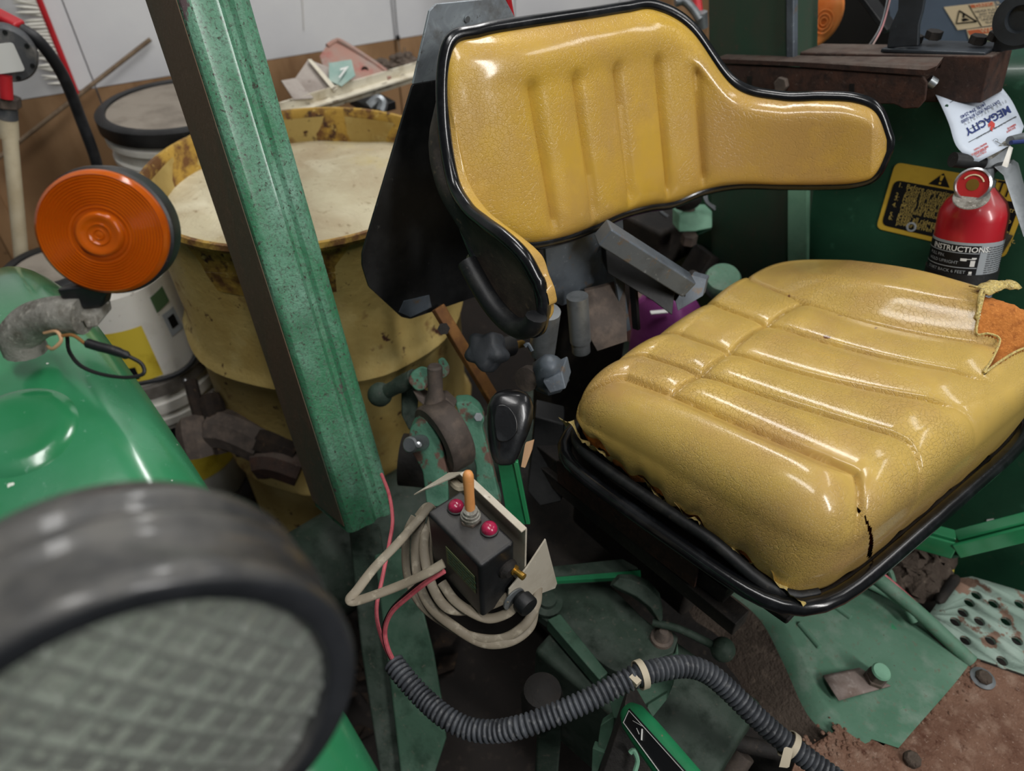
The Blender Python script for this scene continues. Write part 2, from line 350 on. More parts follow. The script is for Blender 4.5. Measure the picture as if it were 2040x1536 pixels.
K['toggle'] = mat('orange_vinyl_toggle_boot', '#cf8f54', .45, layers=[('#b57540', 30, .5, .7), ('#e0aa76', 80, .6, .75)], sub=.1)
K['redlens'] = mat('dusty_red_pilot_lens', '#a02045', .25, layers=[('#7a1634', 40, .45, .65), ('#c05a74', 140, .6, .72)], coat=.4)
K['brass'] = mat('brass', '#c39a4a', .35, .9)
K['creamsteel'] = mat('cream_painted_bracket_steel', '#b8b0a0', .6, layers=[('#a59a88', 16, .45, .68), ('#6d5a4a', 70, .7, .75), ('#cfc8ba', 40, .6, .75)], bump=[('noise', 120, .1)])
K['cable'] = mat('grimy_beige_cable', '#857c6c', .6, layers=[('#7a7060', 30, .42, .66), ('#a79e8c', 70, .55, .72)], bump=[('noise', 160, .08)])
K['redwire'] = mat('faded_red_wire', '#c9646c', .5, layers=[('#b04c56', 60, .45, .65)])
K['blackwire'] = mat('black_wire', '#161616', .5)
K['tanwire'] = mat('tan_wire', '#c29a74', .55)
K['conduit'] = mat('grey_black_split_loom', '#45484d', .5, layers=[('#2f3135', 30, .45, .68), ('#6a6b6c', 120, .55, .72)], bump=[('noise', 160, .1)])
K['tie'] = mat('dirty_white_cable_tie', '#b0a58f', .6)
K['rust_plate'] = mat('heavily_rusted_floor_plate', '#8b6a58', .9, layers=[('#6f4f40', 10, .42, .62), ('#a08371', 34, .5, .7), ('#5a3a2d', 60, .58, .7), ('#b39a8a', 200, .6, .74), ('#5f9a7c', 9, .655, .668, dict(rough=.6, det=10))], bump=[('noise', 240, .9), ('noise', 60, .5)], spec=.25)
K['step_plate'] = mat('peeling_sage_paint_over_rust', '#8fa598', .75, layers=[('#a5b6ab', 12, .45, .7), ('#8a6f5f', 8, .49, .505, dict(rough=.9, det=9)), ('#6f5446', 30, .6, .66)], bump=[('noise', 160, .5)], spec=.3)
K['mud'] = mat('dried_mud_coated_casting', '#5f544b', .95, layers=[('#4a4039', 10, .42, .66), ('#7a6c60', 60, .54, .74)], bump=[('noise', 120, .8), ('noise', 30, .4)], spec=.2)
K['blade'] = mat('blue_grey_blade_paint', '#5c6878', .4, layers=[('#525d6b', 5, .42, .66), ('#77828f', 50, .68, .76)], bump=[('noise', 40, .03)], coat=.2)
K['blackgloss'] = mat('chipped_black_yoke_paint', '#25292d', .42, layers=[('#3a4046', 10, .42, .7), ('#767b7d', 30, .66, .72)], bump=[('noise', 120, .12)])
K['pinkplastic'] = mat('dusty_pink_plastic', '#b07a7c', .6, layers=[('#9a8f86', 10, .45, .7)])
K['purple'] = mat('purple_plastic', '#8a3f80', .45, layers=[('#a05a98', 12, .5, .7)])
K['aqua'] = mat('pale_green_paint', '#7fb094', .5, layers=[('#68987d', 16, .45, .68), ('#7a6a5a', 60, .66, .74)], bump=[('noise', 120, .15)])
K['rag'] = mat('beige_rag_cloth', '#b3a68c', .95, layers=[('#9a8c72', 20, .45, .7)], bump=[('noise', 300, .3)])
K['debris'] = mat('dark_leaf_litter', '#241d18', .95, layers=[('#3a2d22', 30, .45, .7), ('#5a4630', 60, .6, .75)], bump=[('noise', 90, .6)])
K['orangebar'] = mat('rusty_orange_bar', '#7d5528', .75, layers=[('#5d3a1e', 24, .45, .66), ('#a5793a', 40, .58, .74)], bump=[('noise', 120, .3)])
K['hopper'] = mat('grey_weathered_sheet_metal', '#a39a92', .7, .1, layers=[('#8b8078', 12, .45, .66), ('#6d5f56', 40, .6, .74)], bump=[('noise', 60, .1)])
K['redsheet'] = mat('faded_red_sheet_metal', '#a07a6d', .7, layers=[('#94877e', 10, .42, .6), ('#a0625a', 24, .55, .7)], bump=[('noise', 60, .1)])
K['teal'] = mat('faded_teal_patch', '#8aa79e', .7, layers=[('#a5b5ac', 20, .45, .7)])
K['whitebar'] = mat('chipped_white_bar_paint', '#d9d2bf', .6, layers=[('#6a5a48', 60, .6, .66, dict(st=(1, .3, 1))), ('#b5a98f', 16, .5, .7)], bump=[('noise', 90, .15)])
K['glass'] = mat('prismatic_headlight_glass', '#b3b9b0', .2, trans=.72, ior=1.42, spec=.6)
K['reflector'] = mat('tarnished_reflector', '#aab0a6', .5, .1, layers=[('#b9bdb2', 12, .45, .66), ('#5f6f5f', 16, .5, .66), ('#a58a6c', 14, .58, .7)], bump=[('noise', 30, .3)])
K['lamprub'] = mat('dusty_black_lamp_rubber', '#1d1f22', .36, layers=[('#34363a', 8, .4, .7)], bump=[('noise', 60, .05)], coat=.3, dust=('#6b6862', .35, .6))
K['silver'] = mat('bright_steel', '#b9bdbf', .28, .85)
K['lightrust'] = mat('pale_rusty_strap_steel', '#8d7f78', .75, .1, layers=[('#77665d', 30, .45, .65), ('#a2968f', 70, .55, .7)], bump=[('noise', 160, .2)])
K['gauge'] = mat('gauge_face_red', '#b32a2a', .35, coat=.5)

# ================================================================ the setting
FLOOR = .07
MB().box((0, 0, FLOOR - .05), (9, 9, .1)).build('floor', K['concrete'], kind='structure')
WO = V((-1.80, -.08, 0)); WA = .2
wn = V((math.cos(WA), -math.sin(WA), 0)); wd = V((math.sin(WA), math.cos(WA), 0))
def W(s, z, d=0): return WO + wd * s + wn * d + V((0, 0, z))
wall = MB(); wall.prism([W(-3.2, FLOOR, -.03), W(4, FLOOR, -.03), W(4, 3.2, -.03), W(-3.2, 3.2, -.03)], wn * -.08)
wall_o = wall.build('wall_back', K['white_panel'], kind='structure')
sx = -3.2
while sx < 4:
    w_ = .42
    MB().prism([W(sx + .0015, .885), W(sx + w_ - .0015, .885), W(sx + w_ - .0015, 3.2), W(sx + .0015, 3.2)], wn * -.03).build('panel', K['white_panel'], wall_o, bevel=.001)
    MB().prism([W(sx + .002, FLOOR), W(sx + w_ - .002, FLOOR), W(sx + w_ - .002, .883), W(sx + .002, .883)], wn * -.022).build('wainscot_board', K['brown_panel'], wall_o, bevel=.001)
    sx += w_
tr = MB()
for s in (-.98, -.62, .35, 1.2):
    MB().prism([W(s, FLOOR, .0), W(s + .045, FLOOR, 0), W(s + .045, .80, 0), W(s, .80, 0)], wn * .018).build('batten', K['brown_panel'], wall_o, bevel=.002)

# ================================================================ background: left of the post
# --- drum
DC = V((-.92, -.227, 0)); DZ = .96; DR = .29
drum = thing('steel_drum', (DC.x, DC.y, FLOOR), 'rusty yellow steel drum filled to the brim with pale dusty material', 'drum')
prof = [(.0, FLOOR), (DR - .004, FLOOR), (DR, FLOOR + .012), (DR - .005, FLOOR + .03)]
def hoop(z): return [(DR - .005, z - .028), (DR + .003, z - .014), (DR + .010, z), (DR + .003, z + .014), (DR - .005, z + .028)]
prof += hoop(.36) + hoop(.665) + [(DR - .005, DZ - .05), (DR - .005, DZ - .012)]
m = MB(); m.lathe(prof, (DC.x, DC.y, 0), (0, 0, 1), 72, caps=False)
for i, p in enumerate(m.v):
    a = math.atan2(p.y - DC.y, p.x - DC.x); k = .006 * math.sin(3 * a + p.z * 9) * math.sin(p.z * 11) + .004 * math.sin(7 * a + 2)
    d = V((math.cos(a), math.sin(a), 0)); m.v[i] = p - d * abs(k)
m.build('body', K['drum'], drum)
m = MB(); m.lathe([(DR - .006, DZ - .014), (DR + .002, DZ - .012), (DR + .006, DZ - .004), (DR + .003, DZ + .004), (DR - .004, DZ + .004), (DR - .008, DZ - .004), (DR - .010, DZ - .10)], (DC.x, DC.y, 0), (0, 0, 1), 72, caps=False)
m.build('rim', K['drum_rim'], drum)
m = MB(); G = []
for i in range(25):
    r = (DR - .009) * i / 24; row = []
    for j in range(72):
        a = 2 * math.pi * j / 72; x = r * math.cos(a); y = r * math.sin(a)
        z = .895 + .012 * (1 - (r / DR) ** 2) + .008 * math.sin(11 * x + 2) * math.sin(9 * y) + .004 * math.sin(25 * x + 13 * y)
        row.append(V((DC.x + x, DC.y + y, z)))
    G.append(row)
m.grid(G, True); m.build('contents', K['drumfill'], drum, ang=60)

# --- pails
def pail(c, z0, z1, r0, r1, label, lidmat, bandmat, parent=None, ribs=True, body=None, group=None):
    t = thing('plastic_pail', (c.x, c.y, z0), label, 'pail', group or 'plastic pails around the drum')
    h = z1 - z0; b = body or K['white_plastic']
    pr = [(0, z0), (r0 - .005, z0), (r0, z0 + .006)]
    R = lambda z: lerp(r0, r1, (z - z0) / h)
    if ribs:
        for f in (.62, .76, .88):
            z = z0 + h * f; pr += [(R(z), z - .012), (R(z) + .009, z - .008), (R(z) + .009, z + .004), (R(z), z + .008)]
    pr += [(r1, z1 - .004), (r1 - .004, z1)]
    m = MB(); m.lathe(pr, (c.x, c.y, 0), (0, 0, 1), 48); m.build('body', b, t)
    m = MB(); m.lathe([(r1 - .012, z1 - .03), (r1 + .008, z1 - .03), (r1 + .011, z1 - .026), (r1 + .011, z1 + .002), (r1 + .005, z1 + .006), (r1 - .012, z1 + .006), (r1 - .014, z1 - .004)], (c.x, c.y, 0), (0, 0, 1), 48)
    m.build('lid_band', bandmat, t)
    m = MB(); m.lathe([(0, z1 - .006), (r1 - .010, z1 - .006), (r1 - .010, z1 + .001), (0, z1 + .002)], (c.x, c.y, 0), (0, 0, 1), 48); m.build('lid', lidmat, t)
    return t
c1 = P(352, 210, 1.66)
t = pail(c1, c1.z - .38, c1.z, .138, .166, 'white ribbed pail with black-banded lid, behind the steel drum rim', K['grey_lid'], K['black'])
e = MB(); q = P(290, 283, 1.36); e.box(c1 + V((.068, -.146, -.11)), (.04, .012, .035)); e.build('handle_ear', K['white_plastic'], t, bevel=.003)
pail(V((c1.x - .01, c1.y, 0)), FLOOR, c1.z - .381, .138, .166, 'white pail at the bottom of the stack behind the steel drum', K['grey_lid'], K['black'])
c2 = P(100, 533, 1.47)
pail(c2, c2.z - .12, c2.z, .075, .085, 'small white tub with dusty grey lid below the amber lamp', K['grey_lid'], K['black'], ribs=False)
m = MB(); m.box((c2.x - .02, c2.y - .03, (c2.z - .121 + FLOOR) / 2), (.15, .15, c2.z - .121 - FLOOR)); m.build('wooden_crate', K['wood'], label='dark wooden crate under the small white tub', cat='crate', bevel=.004)
# inverted white pail on a black and yellow pail
c3 = P(272, 668, 1.60); zb = P(312, 755, 1.60).z
t = thing('plastic_pail', (c3.x, c3.y, zb), 'upside-down white pail with green label and yellow patch beside the steel drum', 'pail', 'plastic pails around the drum')
PR0 = .122; PR1 = .14; ph = .245
m = MB(); m.lathe([(PR1 - .002, zb), (PR1, zb + .05), (PR0, zb + ph), (PR0 - .01, zb + ph + .005), (0, zb + ph + .005)], (c3.x, c3.y, 0), (0, 0, 1), 56); m.build('body', K['white_plastic'], t)
m = MB(); m.lathe([(PR1, zb), (PR1 + .010, zb + .002), (PR1 + .010, zb + .032), (PR1 + .002, zb + .036)], (c3.x, c3.y, 0), (0, 0, 1), 56, caps=False); m.build('rim_band', K['band'], t)
def onpail(a, z, off=.0012):
    r = lerp(PR1, PR0, (z - zb - .05) / (ph - .05)) + off
    return V((c3.x + r * math.cos(a), c3.y + r * math.sin(a), z))
ac = math.atan2(CAM.y - c3.y, CAM.x - c3.x)
def pailpatch(name, a0, a1, z0, z1, mt, sl=0, off=.0012):
    m = MB(); m.grid([[onpail(ac + lerp(a0, a1, i / 10), lerp(z0, z1, j / 6) + sl * i / 10, off) for i in range(11)] for j in range(7)]); return m.build(name, mt, t)
pailpatch('yellow_patch', -.62, .12, zb + .05, zb + .175, K['yellowlabel'])
pailpatch('black_patch', -.50, -.2, zb + .058, zb + .088, K['black_print'], 0, .002)
pailpatch('green_label', .42, .72, zb + .185, zb + .222, K['green_print'], .006)
pailpatch('grey_label', .48, .74, zb + .12, zb + .175, K['grey_print'], 0)
pailpatch('label_mark', .54, .68, zb + .135, zb + .163, K['black_print'], 0, .002)
bail = cr([onpail(ac + 1.02, zb + ph * .98, .01), onpail(ac + 1.0, zb + .16, .012), onpail(ac + .8, zb + .07, .012), onpail(ac + .3, zb + .045, .014), onpail(ac - .6, zb + .05, .014)], 8)
m = MB(); m.tube(bail, .0055, 8); m.build('handle', K['hose'], t)
m = MB(); m.ball(onpail(ac + .35, zb + .018, .012), .006); m.build('clip', K['silver'], t)
t = thing('plastic_pail', (c3.x, c3.y, FLOOR), 'black and yellow labelled pail under the upside-down white pail', 'pail', 'plastic pails around the drum')
m = MB(); zt = zb - .001
m.lathe([(0, FLOOR), (.12, FLOOR), (.125, FLOOR + .01), (.137, zt - .10), (.137, zt - .088), (.146, zt - .084), (.146, zt - .066), (.139, zt - .062), (.139, zt - .05), (.148, zt - .046), (.148, zt - .02), (.141, zt - .016), (.141, zt), (0, zt)], (c3.x, c3.y, 0), (0, 0, 1), 56)
m.build('body', K['white_plastic'], t)
def lowring(name, z0, z1, mt, off):
    m = MB(); R = lambda z: lerp(.125, .137, (z - FLOOR - .01) / (zt - .1 - FLOOR - .01)) + off
    m.lathe([(R(z0), z0), (R(z1), z1)], (c3.x, c3.y, 0), (0, 0, 1), 56, caps=False); return m.build(name, mt, t)
lowring('black_label', zt - .24, zt - .102, K['black_print'], .0008)
lowring('yellow_label', zt - .30, zt - .19, K['yellowlabel'], .0016)
lowring('gold_stripe', zt - .145, zt - .141, K['dim_yellow_print'], .0018)
lowring('gold_stripe', zt - .182, zt - .179, K['dim_yellow_print'], .0018)

# --- hand pump with standpipe and hose
pt = P(6, 112, 1.36); pb = P(46, 545, 1.70)
t = thing('hand_pump', (pt.x, pt.y, FLOOR), 'red and grey rotary hand pump on a tall yellowed standpipe', 'pump')
toC = (CAM - pt).normalized()
fx = (toC + V((.1, -.2, -.3))).normalized()
m = MB(); m.lathe([(0, -.025), (.05, -.025), (.052, -.02), (.052, .0), (.048, .006), (.0, .008)], P(12, 108, 1.36), fx, 40); m.build('flange', K['pump'], t)
xx, yy, zz = frame(fx)
for k in range(7):
    a = k * .9 + .3; m = MB(); m.hexb(P(12, 108, 1.36) + xx * (.043 * math.cos(a)) + yy * (.043 * math.sin(a)) + zz * .004, fx, .0045, .005)
    m.build('flange_bolt', K['black'], t)
m = MB(); cc = P(8, 112, 1.35) + zz * .012
m.prism(rpoly([cc + xx * a + yy * b for a, b in ((-.028, -.026), (.026, -.026), (.026, .026), (-.028, .026))], .006), zz * .001); m.build('label_plate', K['white_print'], t)
m = MB(); m.beam(P(-40, 20, 1.36), P(42, 62, 1.37), .03, .035); m.build('handle_housing', K['red_metal'], t, bevel=.006)
m = MB(); m.tube([P(10, 150, 1.37), P(13, 196, 1.39)], .012, 14); m.build('neck', K['red_metal'], t)
pd = (P(47, 560, 1.62) - P(14, 205, 1.42)).normalized()
m = MB(); m.hexb(P(14, 212, 1.42), -pd, .026, .02); m.build('union_nut', K['castiron'], t, bevel=.002)
m = MB(); m.tube([P(14, 208, 1.42), P(16, 236, 1.435)], .018, 18); m.build('collar', K['pump'], t)
m = MB(); m.tube([P(16, 232, 1.433), P(19, 275, 1.458)], .0175, 18); m.build('coupling', K['pvc'], t)
m = MB(); m.tube([P(16, 232, 1.433), P(47, 560, 1.62), P(64, 800, 1.95)], .0145, 18); m.build('standpipe', K['pvc'], t)
m = MB(); m.tube(cr([P(38, 55, 1.37), P(80, 85, 1.39), P(125, 150, 1.44), P(160, 235, 1.5), P(195, 335, 1.56), P(205, 420, 1.64), P(215, 600, 1.9)], 8), .0115, 12); m.build('hose', K['hose'], t)
# --- brush with red rod, wooden stick
t = thing('brush', W(-.66, FLOOR), 'white-bristled brush with a red rod hanging on the white wall', 'brush')
def onW(u, v, d=.02): return PL(u, v, WO + wn * d, wn)
m = MB(); m.tube([onW(62, -40, .03), onW(152, 186, .03)], .0075, 10); m.build('rod', K['red_metal'], t)
m = MB()
for k in range(26):
    f = k / 25; a = onW(lerp(66, 140, f), lerp(-20, 165, f), .03)
    e = a - wd * random.uniform(.045, .06) + V((0, 0, random.uniform(.0, .02))) + wn * random.uniform(-.006, .01)
    m.tube([a, lerp(a, e, .6), e], [.004, .0045, .001], 5)
m.build('bristles', K['bristle'], t, kind='stuff')
m = MB(); m.tube([onW(-30, 335, .05), onW(300, 78, .015)], .0055, 8); m.build('wooden_stick', K['wood'], label='thin weathered stick leaning across the white wall', cat='stick')
# --- hanging wire with hook
t = thing('hanging_hook', W(.42, .9), 'black cord with a wire hook hanging on the white wall', 'hook')
m = MB(); m.tube([onW(781, -60, .012), onW(792, 68, .012)], .0016, 6); m.build('cord', K['blackwire'], t)
m = MB(); m.ball(onW(793, 75, .014), .006, k=1.5); m.build('knot', K['blackwire'], t)
m = MB(); m.tube(cr([onW(793, 80, .014), onW(796, 98, .014), onW(801, 110, .014), onW(806, 104, .014), onW(806, 94, .014)], 5), .0016, 6); m.build('hook', K['silver'], t)
m = MB(); m.tube([onW(600, -40, .004), onW(606, 60, .004)], .001, 6); m.build('wall_string', K['white_plastic'], label='thin pale string hanging down the white wall panels', cat='string')
# --- rack bar and sheet metal pieces behind the drum
t = thing('rack_bar', P(700, 210, 1.65), 'chipped white angle bar of a rack behind the drum', 'bar')
a, b = P(560, 225, 1.58), P(845, 138, 1.78)
m = MB(); m.beam(a, b, .05, .004, (0, 0, 1)); m.beam(a + V((0, 0, .0)), b, .004, .045, (0, 0, 1)); m.build('bar', K['whitebar'], t)
t = thing('sheet_metal_hopper', P(620, 190, 1.62), 'old grey sheet metal hopper lying on the rack with a painted seven', 'hopper')
def quad(px_, th, name, mt, vec=None):
    pts = [P(u, v, d) for u, v, d in px_]; n = (pts[1] - pts[0]).cross(pts[2] - pts[0]).normalized()
    if n.dot(CAM - pts[0]) > 0: n = -n
    m = MB(); m.prism(pts, n * th); return m.build(name, mt, t, bevel=.001)
quad([(588, 155, 1.64), (614, 118, 1.68), (700, 150, 1.68), (668, 182, 1.64), (615, 195, 1.62)], .003, 'side_sheet', K['hopper'])
quad([(560, 160, 1.60), (588, 155, 1.62), (625, 195, 1.60), (585, 198, 1.58)], .003, 'lip_sheet', K['hopper'])
quad([(612, 118, 1.665), (620, 117, 1.665), (672, 176, 1.625), (663, 180, 1.625)], .006, 'edge_bar', K['whitebar'])
quad([(655, 125, 1.655), (700, 118, 1.665), (708, 150, 1.645), (680, 172, 1.635), (655, 160, 1.645)], .002, 'teal_patch', K['teal'])
o7 = P(672, 155, 1.632); x7 = (P(700, 147, 1.636) - o7).normalized(); y7 = (P(680, 128, 1.648) - o7).normalized()
text('7', .040, o7 - (o7 - CAM).normalized() * .002, x7, y7, K['white_print'], t, 'number', bold=.0012)
t = thing('red_metal_plate', P(700, 120, 1.7), 'faded red rounded metal plate standing behind the grey hopper', 'plate')
pts = [P(u, v, d) for u, v, d in [(638, 112, 1.72), (652, 92, 1.73), (668, 82, 1.74), (682, 84, 1.74), (735, 118, 1.74), (775, 148, 1.73), (770, 156, 1.72), (700, 160, 1.70), (650, 150, 1.70)]]
m = MB(); m.prism(pts, V((-.004, 0, 0))); m.build('sheet', K['redsheet'], t, bevel=.001)
m = MB(); m.tube(cr(pts[1:7], 4), .006, 8); m.build('rolled_edge', K['redsheet'], t)
m = MB(); m.lathe([(0, 0), (.009, 0), (.009, .003), (.005, .003), (.005, .001), (0, .001)], P(727, 140, 1.725), CAM - P(727, 140, 1.7), 16); m.build('eyelet', K['rustbrown'], t)
m = MB()
for k in range(40):
    u = random.uniform(735, 825); v = lerp(135, 112, (u - 735) / 90) + random.uniform(-8, 12); q = P(u, v, 1.80)
    m.ball(q, random.uniform(.008, .016), k=.6, n=8, m=5)
m.build('dirt_pile', K['mud'], label='brown dirt heaped behind the chipped white rack bar', cat='dirt', kind='stuff')
m = MB(); m.box(P(742, 205, 1.72), (.10, .07, .02)); m.build('dark_box', K['black'], label='small black box under the white rack bar', cat='box', bevel=.002)
m = MB(); m.tube(cr([P(735, 212, 1.66), P(752, 198, 1.66), P(762, 206, 1.66), P(758, 222, 1.66)], 5), .012, 8); m.build('plastic_scrap', K['lightsteel'], label='crumpled grey scrap beside the drum rim', cat='scrap')
# --- rubbish on the floor between fender and post
rub = [((430, 855), (520, 885), .055, 'castiron'), ((480, 880), (590, 905), .045, 'debris'), ((390, 850), (400, 905), .05, 'castiron'), ((420, 790), (450, 900), .03, 'debris'), ((520, 920), (600, 935), .05, 'rustbrown'), ((380, 760), (410, 870), .018, 'debris')]
for k, (a, b, r, mt) in enumerate(rub):
    a = P(a[0], a[1], 1.45); b = P(b[0], b[1], 1.45); m = MB(); m.tube(cr([a, lerp(a, b, .4) + V((.0, 0, .012)), b], 4), r * .75, 9)
    m.build('scrap_iron', K[mt], label=['grey pipe stub lying by the drum foot', 'dark rod lying behind the green post', 'short upright iron piece beside the yellow pail', 'dark bent stake standing against the drum', 'rusty pipe lying low behind the green post', 'thin dark stick leaning beside the yellow pail'][k], cat='scrap', group='scrap iron by the drum foot')
m = MB()
for k in range(260):
    x = random.uniform(-1.05, -.35); y = random.uniform(-.75, -.35); z = FLOOR + random.uniform(.0, .10)
    a = random.uniform(0, 6.28); s = random.uniform(.015, .04); d = V((math.cos(a), math.sin(a), random.uniform(-.3, .3))); e = V((-d.y, d.x, random.uniform(-.3, .3)))
    q = V((x, y, z)); m.add([q - d * s, q + e * s * .5, q + d * s, q - e * s * .5], [(0, 1, 2, 3)])
m.build('leaf_litter', K['debris'], label='dark leaf litter and rubbish heaped on the shed floor', cat='litter', kind='stuff')
# ================================================================ roll bar post (near)
def prof_post(c, ex, ey, wx, wy, groove=True):
    """ring in plane spanned by ex (thickness, +X side shows) and ey (width)"""
    r = .012; pts = []
    def corner(sx, sy, a0):
        for k in range(4):
            a = a0 + math.pi / 2 * k / 3
            pts.append((sx * (wx / 2 - r) + r * math.cos(a), sy * (wy / 2 - r) + r * math.sin(a)))
    corner(1, -1, -math.pi / 2)
    if groove:
        for y, d in ((-.10, 0), (-.06, .002), (.0, .003), (.05, -.004), (.10, -.0045), (.14, .001), (.2, .003), (.26, 0)):
            pts.append((wx / 2 + d, y * wy * 1.6))
    corner(1, 1, 0); corner(-1, 1, math.pi / 2); corner(-1, -1, math.pi)
    return [c + ex * a + ey * b for a, b in pts]
A = P(457, 160, .92); B = P(683, 900, 1.13)
ax = (A - B).normalized()
top = A + ax * .5; bot = B - ax * .115
ey = V((0, 1, 0)); ey = (ey - ax * ey.dot(ax)).normalized(); ex = ey.cross(ax).normalized()
if ex.x < 0: ex = -ex
post = thing('roll_bar_post', (bot.x, bot.y, bot.z), 'weathered green roll bar post leaning back, left of the seat', 'roll bar', 'roll bar posts')
N = 40; rings = []
for i in range(N + 1):
    c = lerp(bot, top, i / N) - ex * .029; rings.append(prof_post(c, ex, ey, .146, .086))
m = MB(); m.loft(rings); m.build('tube', K['green_post'], post, ang=30)
# grime coated side face of the post
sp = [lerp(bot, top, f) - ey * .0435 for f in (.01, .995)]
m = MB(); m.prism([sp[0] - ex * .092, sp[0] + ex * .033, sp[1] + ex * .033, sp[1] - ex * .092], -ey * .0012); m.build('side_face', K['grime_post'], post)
# lower mount of the post, greens darkened in place of shade
lm = [(745, 1105), (800, 1090), (840, 1200), (865, 1300), (882, 1400), (890, 1470), (860, 1560), (800, 1560), (770, 1300)]
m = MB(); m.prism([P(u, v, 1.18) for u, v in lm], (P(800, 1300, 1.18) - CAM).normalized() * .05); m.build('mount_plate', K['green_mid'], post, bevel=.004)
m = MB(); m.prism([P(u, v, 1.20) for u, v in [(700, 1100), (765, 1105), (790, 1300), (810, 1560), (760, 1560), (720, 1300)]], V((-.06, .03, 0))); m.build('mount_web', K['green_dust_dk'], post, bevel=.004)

# ================================================================ near fender
FC = V((-.45, 0, .35)); FR = .75
fen = thing('fender', (-.2, -.85, .6), 'glossy green rear fender in the lower left foreground', 'fender', 'rear fenders')
G = []
for i in range(61):
    th = lerp(math.radians(-14), math.radians(128), i / 60); row = []
    cs, sn = math.cos(th), math.sin(th)
    for j in range(30):
        f = j / 29; y = lerp(-.688, -1.02, f)
        e0 = max(0, (.055 - (-.688 - y)) / .055); e1 = max(0, (.05 - (y + 1.02)) / .05)
        dr = -.05 * (e0 ** 2.2) - .05 * (e1 ** 2.2)
        # shallow round boss pressed into the top
        r = FR + dr
        p = V((FC.x + r * cs, y, FC.z + r * sn)); row.append(p)
    # rolled inner lip
    row = [row[0] + V((-.05 * cs, .003, -.05 * sn))] + row
    G.append(row)
m = MB(); m.grid(G); fo = m.build('shell', K['fender'], fen, ang=60)
sd = fo.modifiers.new('sheet', 'SOLIDIFY'); sd.thickness = .003; sd.offset = -1
bossc = V((-.335, -.80, 0)); bz = FC.z + math.sqrt(FR ** 2 - (bossc.x - FC.x) ** 2)
nrm = V((bossc.x - FC.x, 0, bz - FC.z)).normalized()
m = MB(); m.lathe([(.052, -.002), (.046, .003), (.034, .0045), (.02, .003), (0, .002)], V((bossc.x, bossc.y, bz)), nrm, 40, caps=False); m.build('pressed_boss', K['fender'], fen, ang=70)

# ================================================================ amber lamp
LN = V((.81, -.447, .379)).normalized()
LCn = P(203, 465, .62); R = .0867 * .62
base = P(120, 690, .66)
lamp = thing('warning_lamp', base, 'round amber warning lamp on a corroded bracket, left of the post', 'lamp', 'amber warning lamps')
prof = [(R * .985, -.012), (R, -.006), (R * .985, -.001)]
rings = [.93, .885, .84, .795, .75, .705, .66, .615, .57, .525, .48, .42]
for k, rr in enumerate(rings):
    h = .004 * (1 - rr)
    prof += [(R * (rr + .014), h + .0005), (R * rr, h + .0024), (R * (rr - .014), h + .0005)]
prof += [(R * .36, .0025), (R * .34, .0085), (R * .30, .0095), (R * .25, .008), (R * .18, .007), (R * .165, .0082), (R * .15, .007), (R * .09, .0066), (R * .075, .0078), (R * .06, .0066), (R * .03, .0072), (0, .0074)]
m = MB(); m.lathe(prof, LCn, LN, 72, caps=False); m.build('lens', K['amberlens'], lamp, ang=60)
m = MB(); m.lathe([(R * .95, -.010), (R * .5, -.013), (0, -.013)], LCn, LN, 48, caps=False); m.build('reflector', K['amberback'], lamp)
m = MB(); m.lathe([(R * .99, -.011), (R * 1.035, -.012), (R * 1.045, -.016), (R * 1.03, -.04), (R * .8, -.052), (0, -.056)], LCn, LN, 72, caps=False); m.build('housing', K['blackplastic'], lamp)
x_, y_, z_ = frame(LN)
nk = [P(160, 582, .625), P(158, 608, .63)]
m = MB(); m.loft([[p + x_ * a * s + z_ * (b - .02) for a, b in ((-.024, -.012), (.024, -.012), (.024, .012), (-.024, .012))] for p, s in ((P(168, 572, .625), 1.15), (P(160, 600, .635), .75), (P(158, 622, .64), .7))]); m.build('neck', K['blackplastic'], lamp, bevel=.004)
br = cr([P(52, 700, .68), P(42, 668, .67), P(70, 640, .66), P(115, 628, .65), P(165, 630, .648)], 6)
m = MB(); m.tube(br, [lerp(.019, .017, i / len(br)) for i in range(len(br))], 14)
m.build('bracket', K['castalu'], lamp, ang=50)
m = MB(); m.prism([P(u, v, .645) for u, v in [(148, 622), (190, 628), (195, 652), (172, 655), (165, 642), (135, 648), (128, 635)]], V((-.02, .02, 0))); m.build('bracket_lug', K['castalu'], lamp, bevel=.002)
m = MB(); m.tube(cr([P(88, 663, .645), P(112, 660, .64), P(122, 678, .64), P(105, 695, .645), P(95, 690, .66)], 6), .0016, 8); m.build('tan_wire', K['tanwire'], lamp)
m = MB(); m.tube(cr([P(118, 670, .64), P(145, 668, .64), P(170, 685, .645)], 6), .0016, 8); m.build('brown_wire', K['orangebar'], lamp)
m = MB(); m.tube(cr([P(170, 682, .645), P(195, 690, .645), P(225, 698, .645), P(258, 710, .645)], 6), [.0018] + [.0045] * 14 + [.0040] * 3 + [.002], 10); m.build('wire_splice', K['rubber_m'], lamp)
m = MB(); m.tube(cr([P(255, 709, .645), P(282, 725, .65), P(285, 745, .65), P(250, 752, .65), P(200, 745, .65), P(160, 728, .65), P(138, 700, .66), P(134, 672, .665)], 6), .0018, 8); m.build('black_wire', K['blackwire'], lamp)

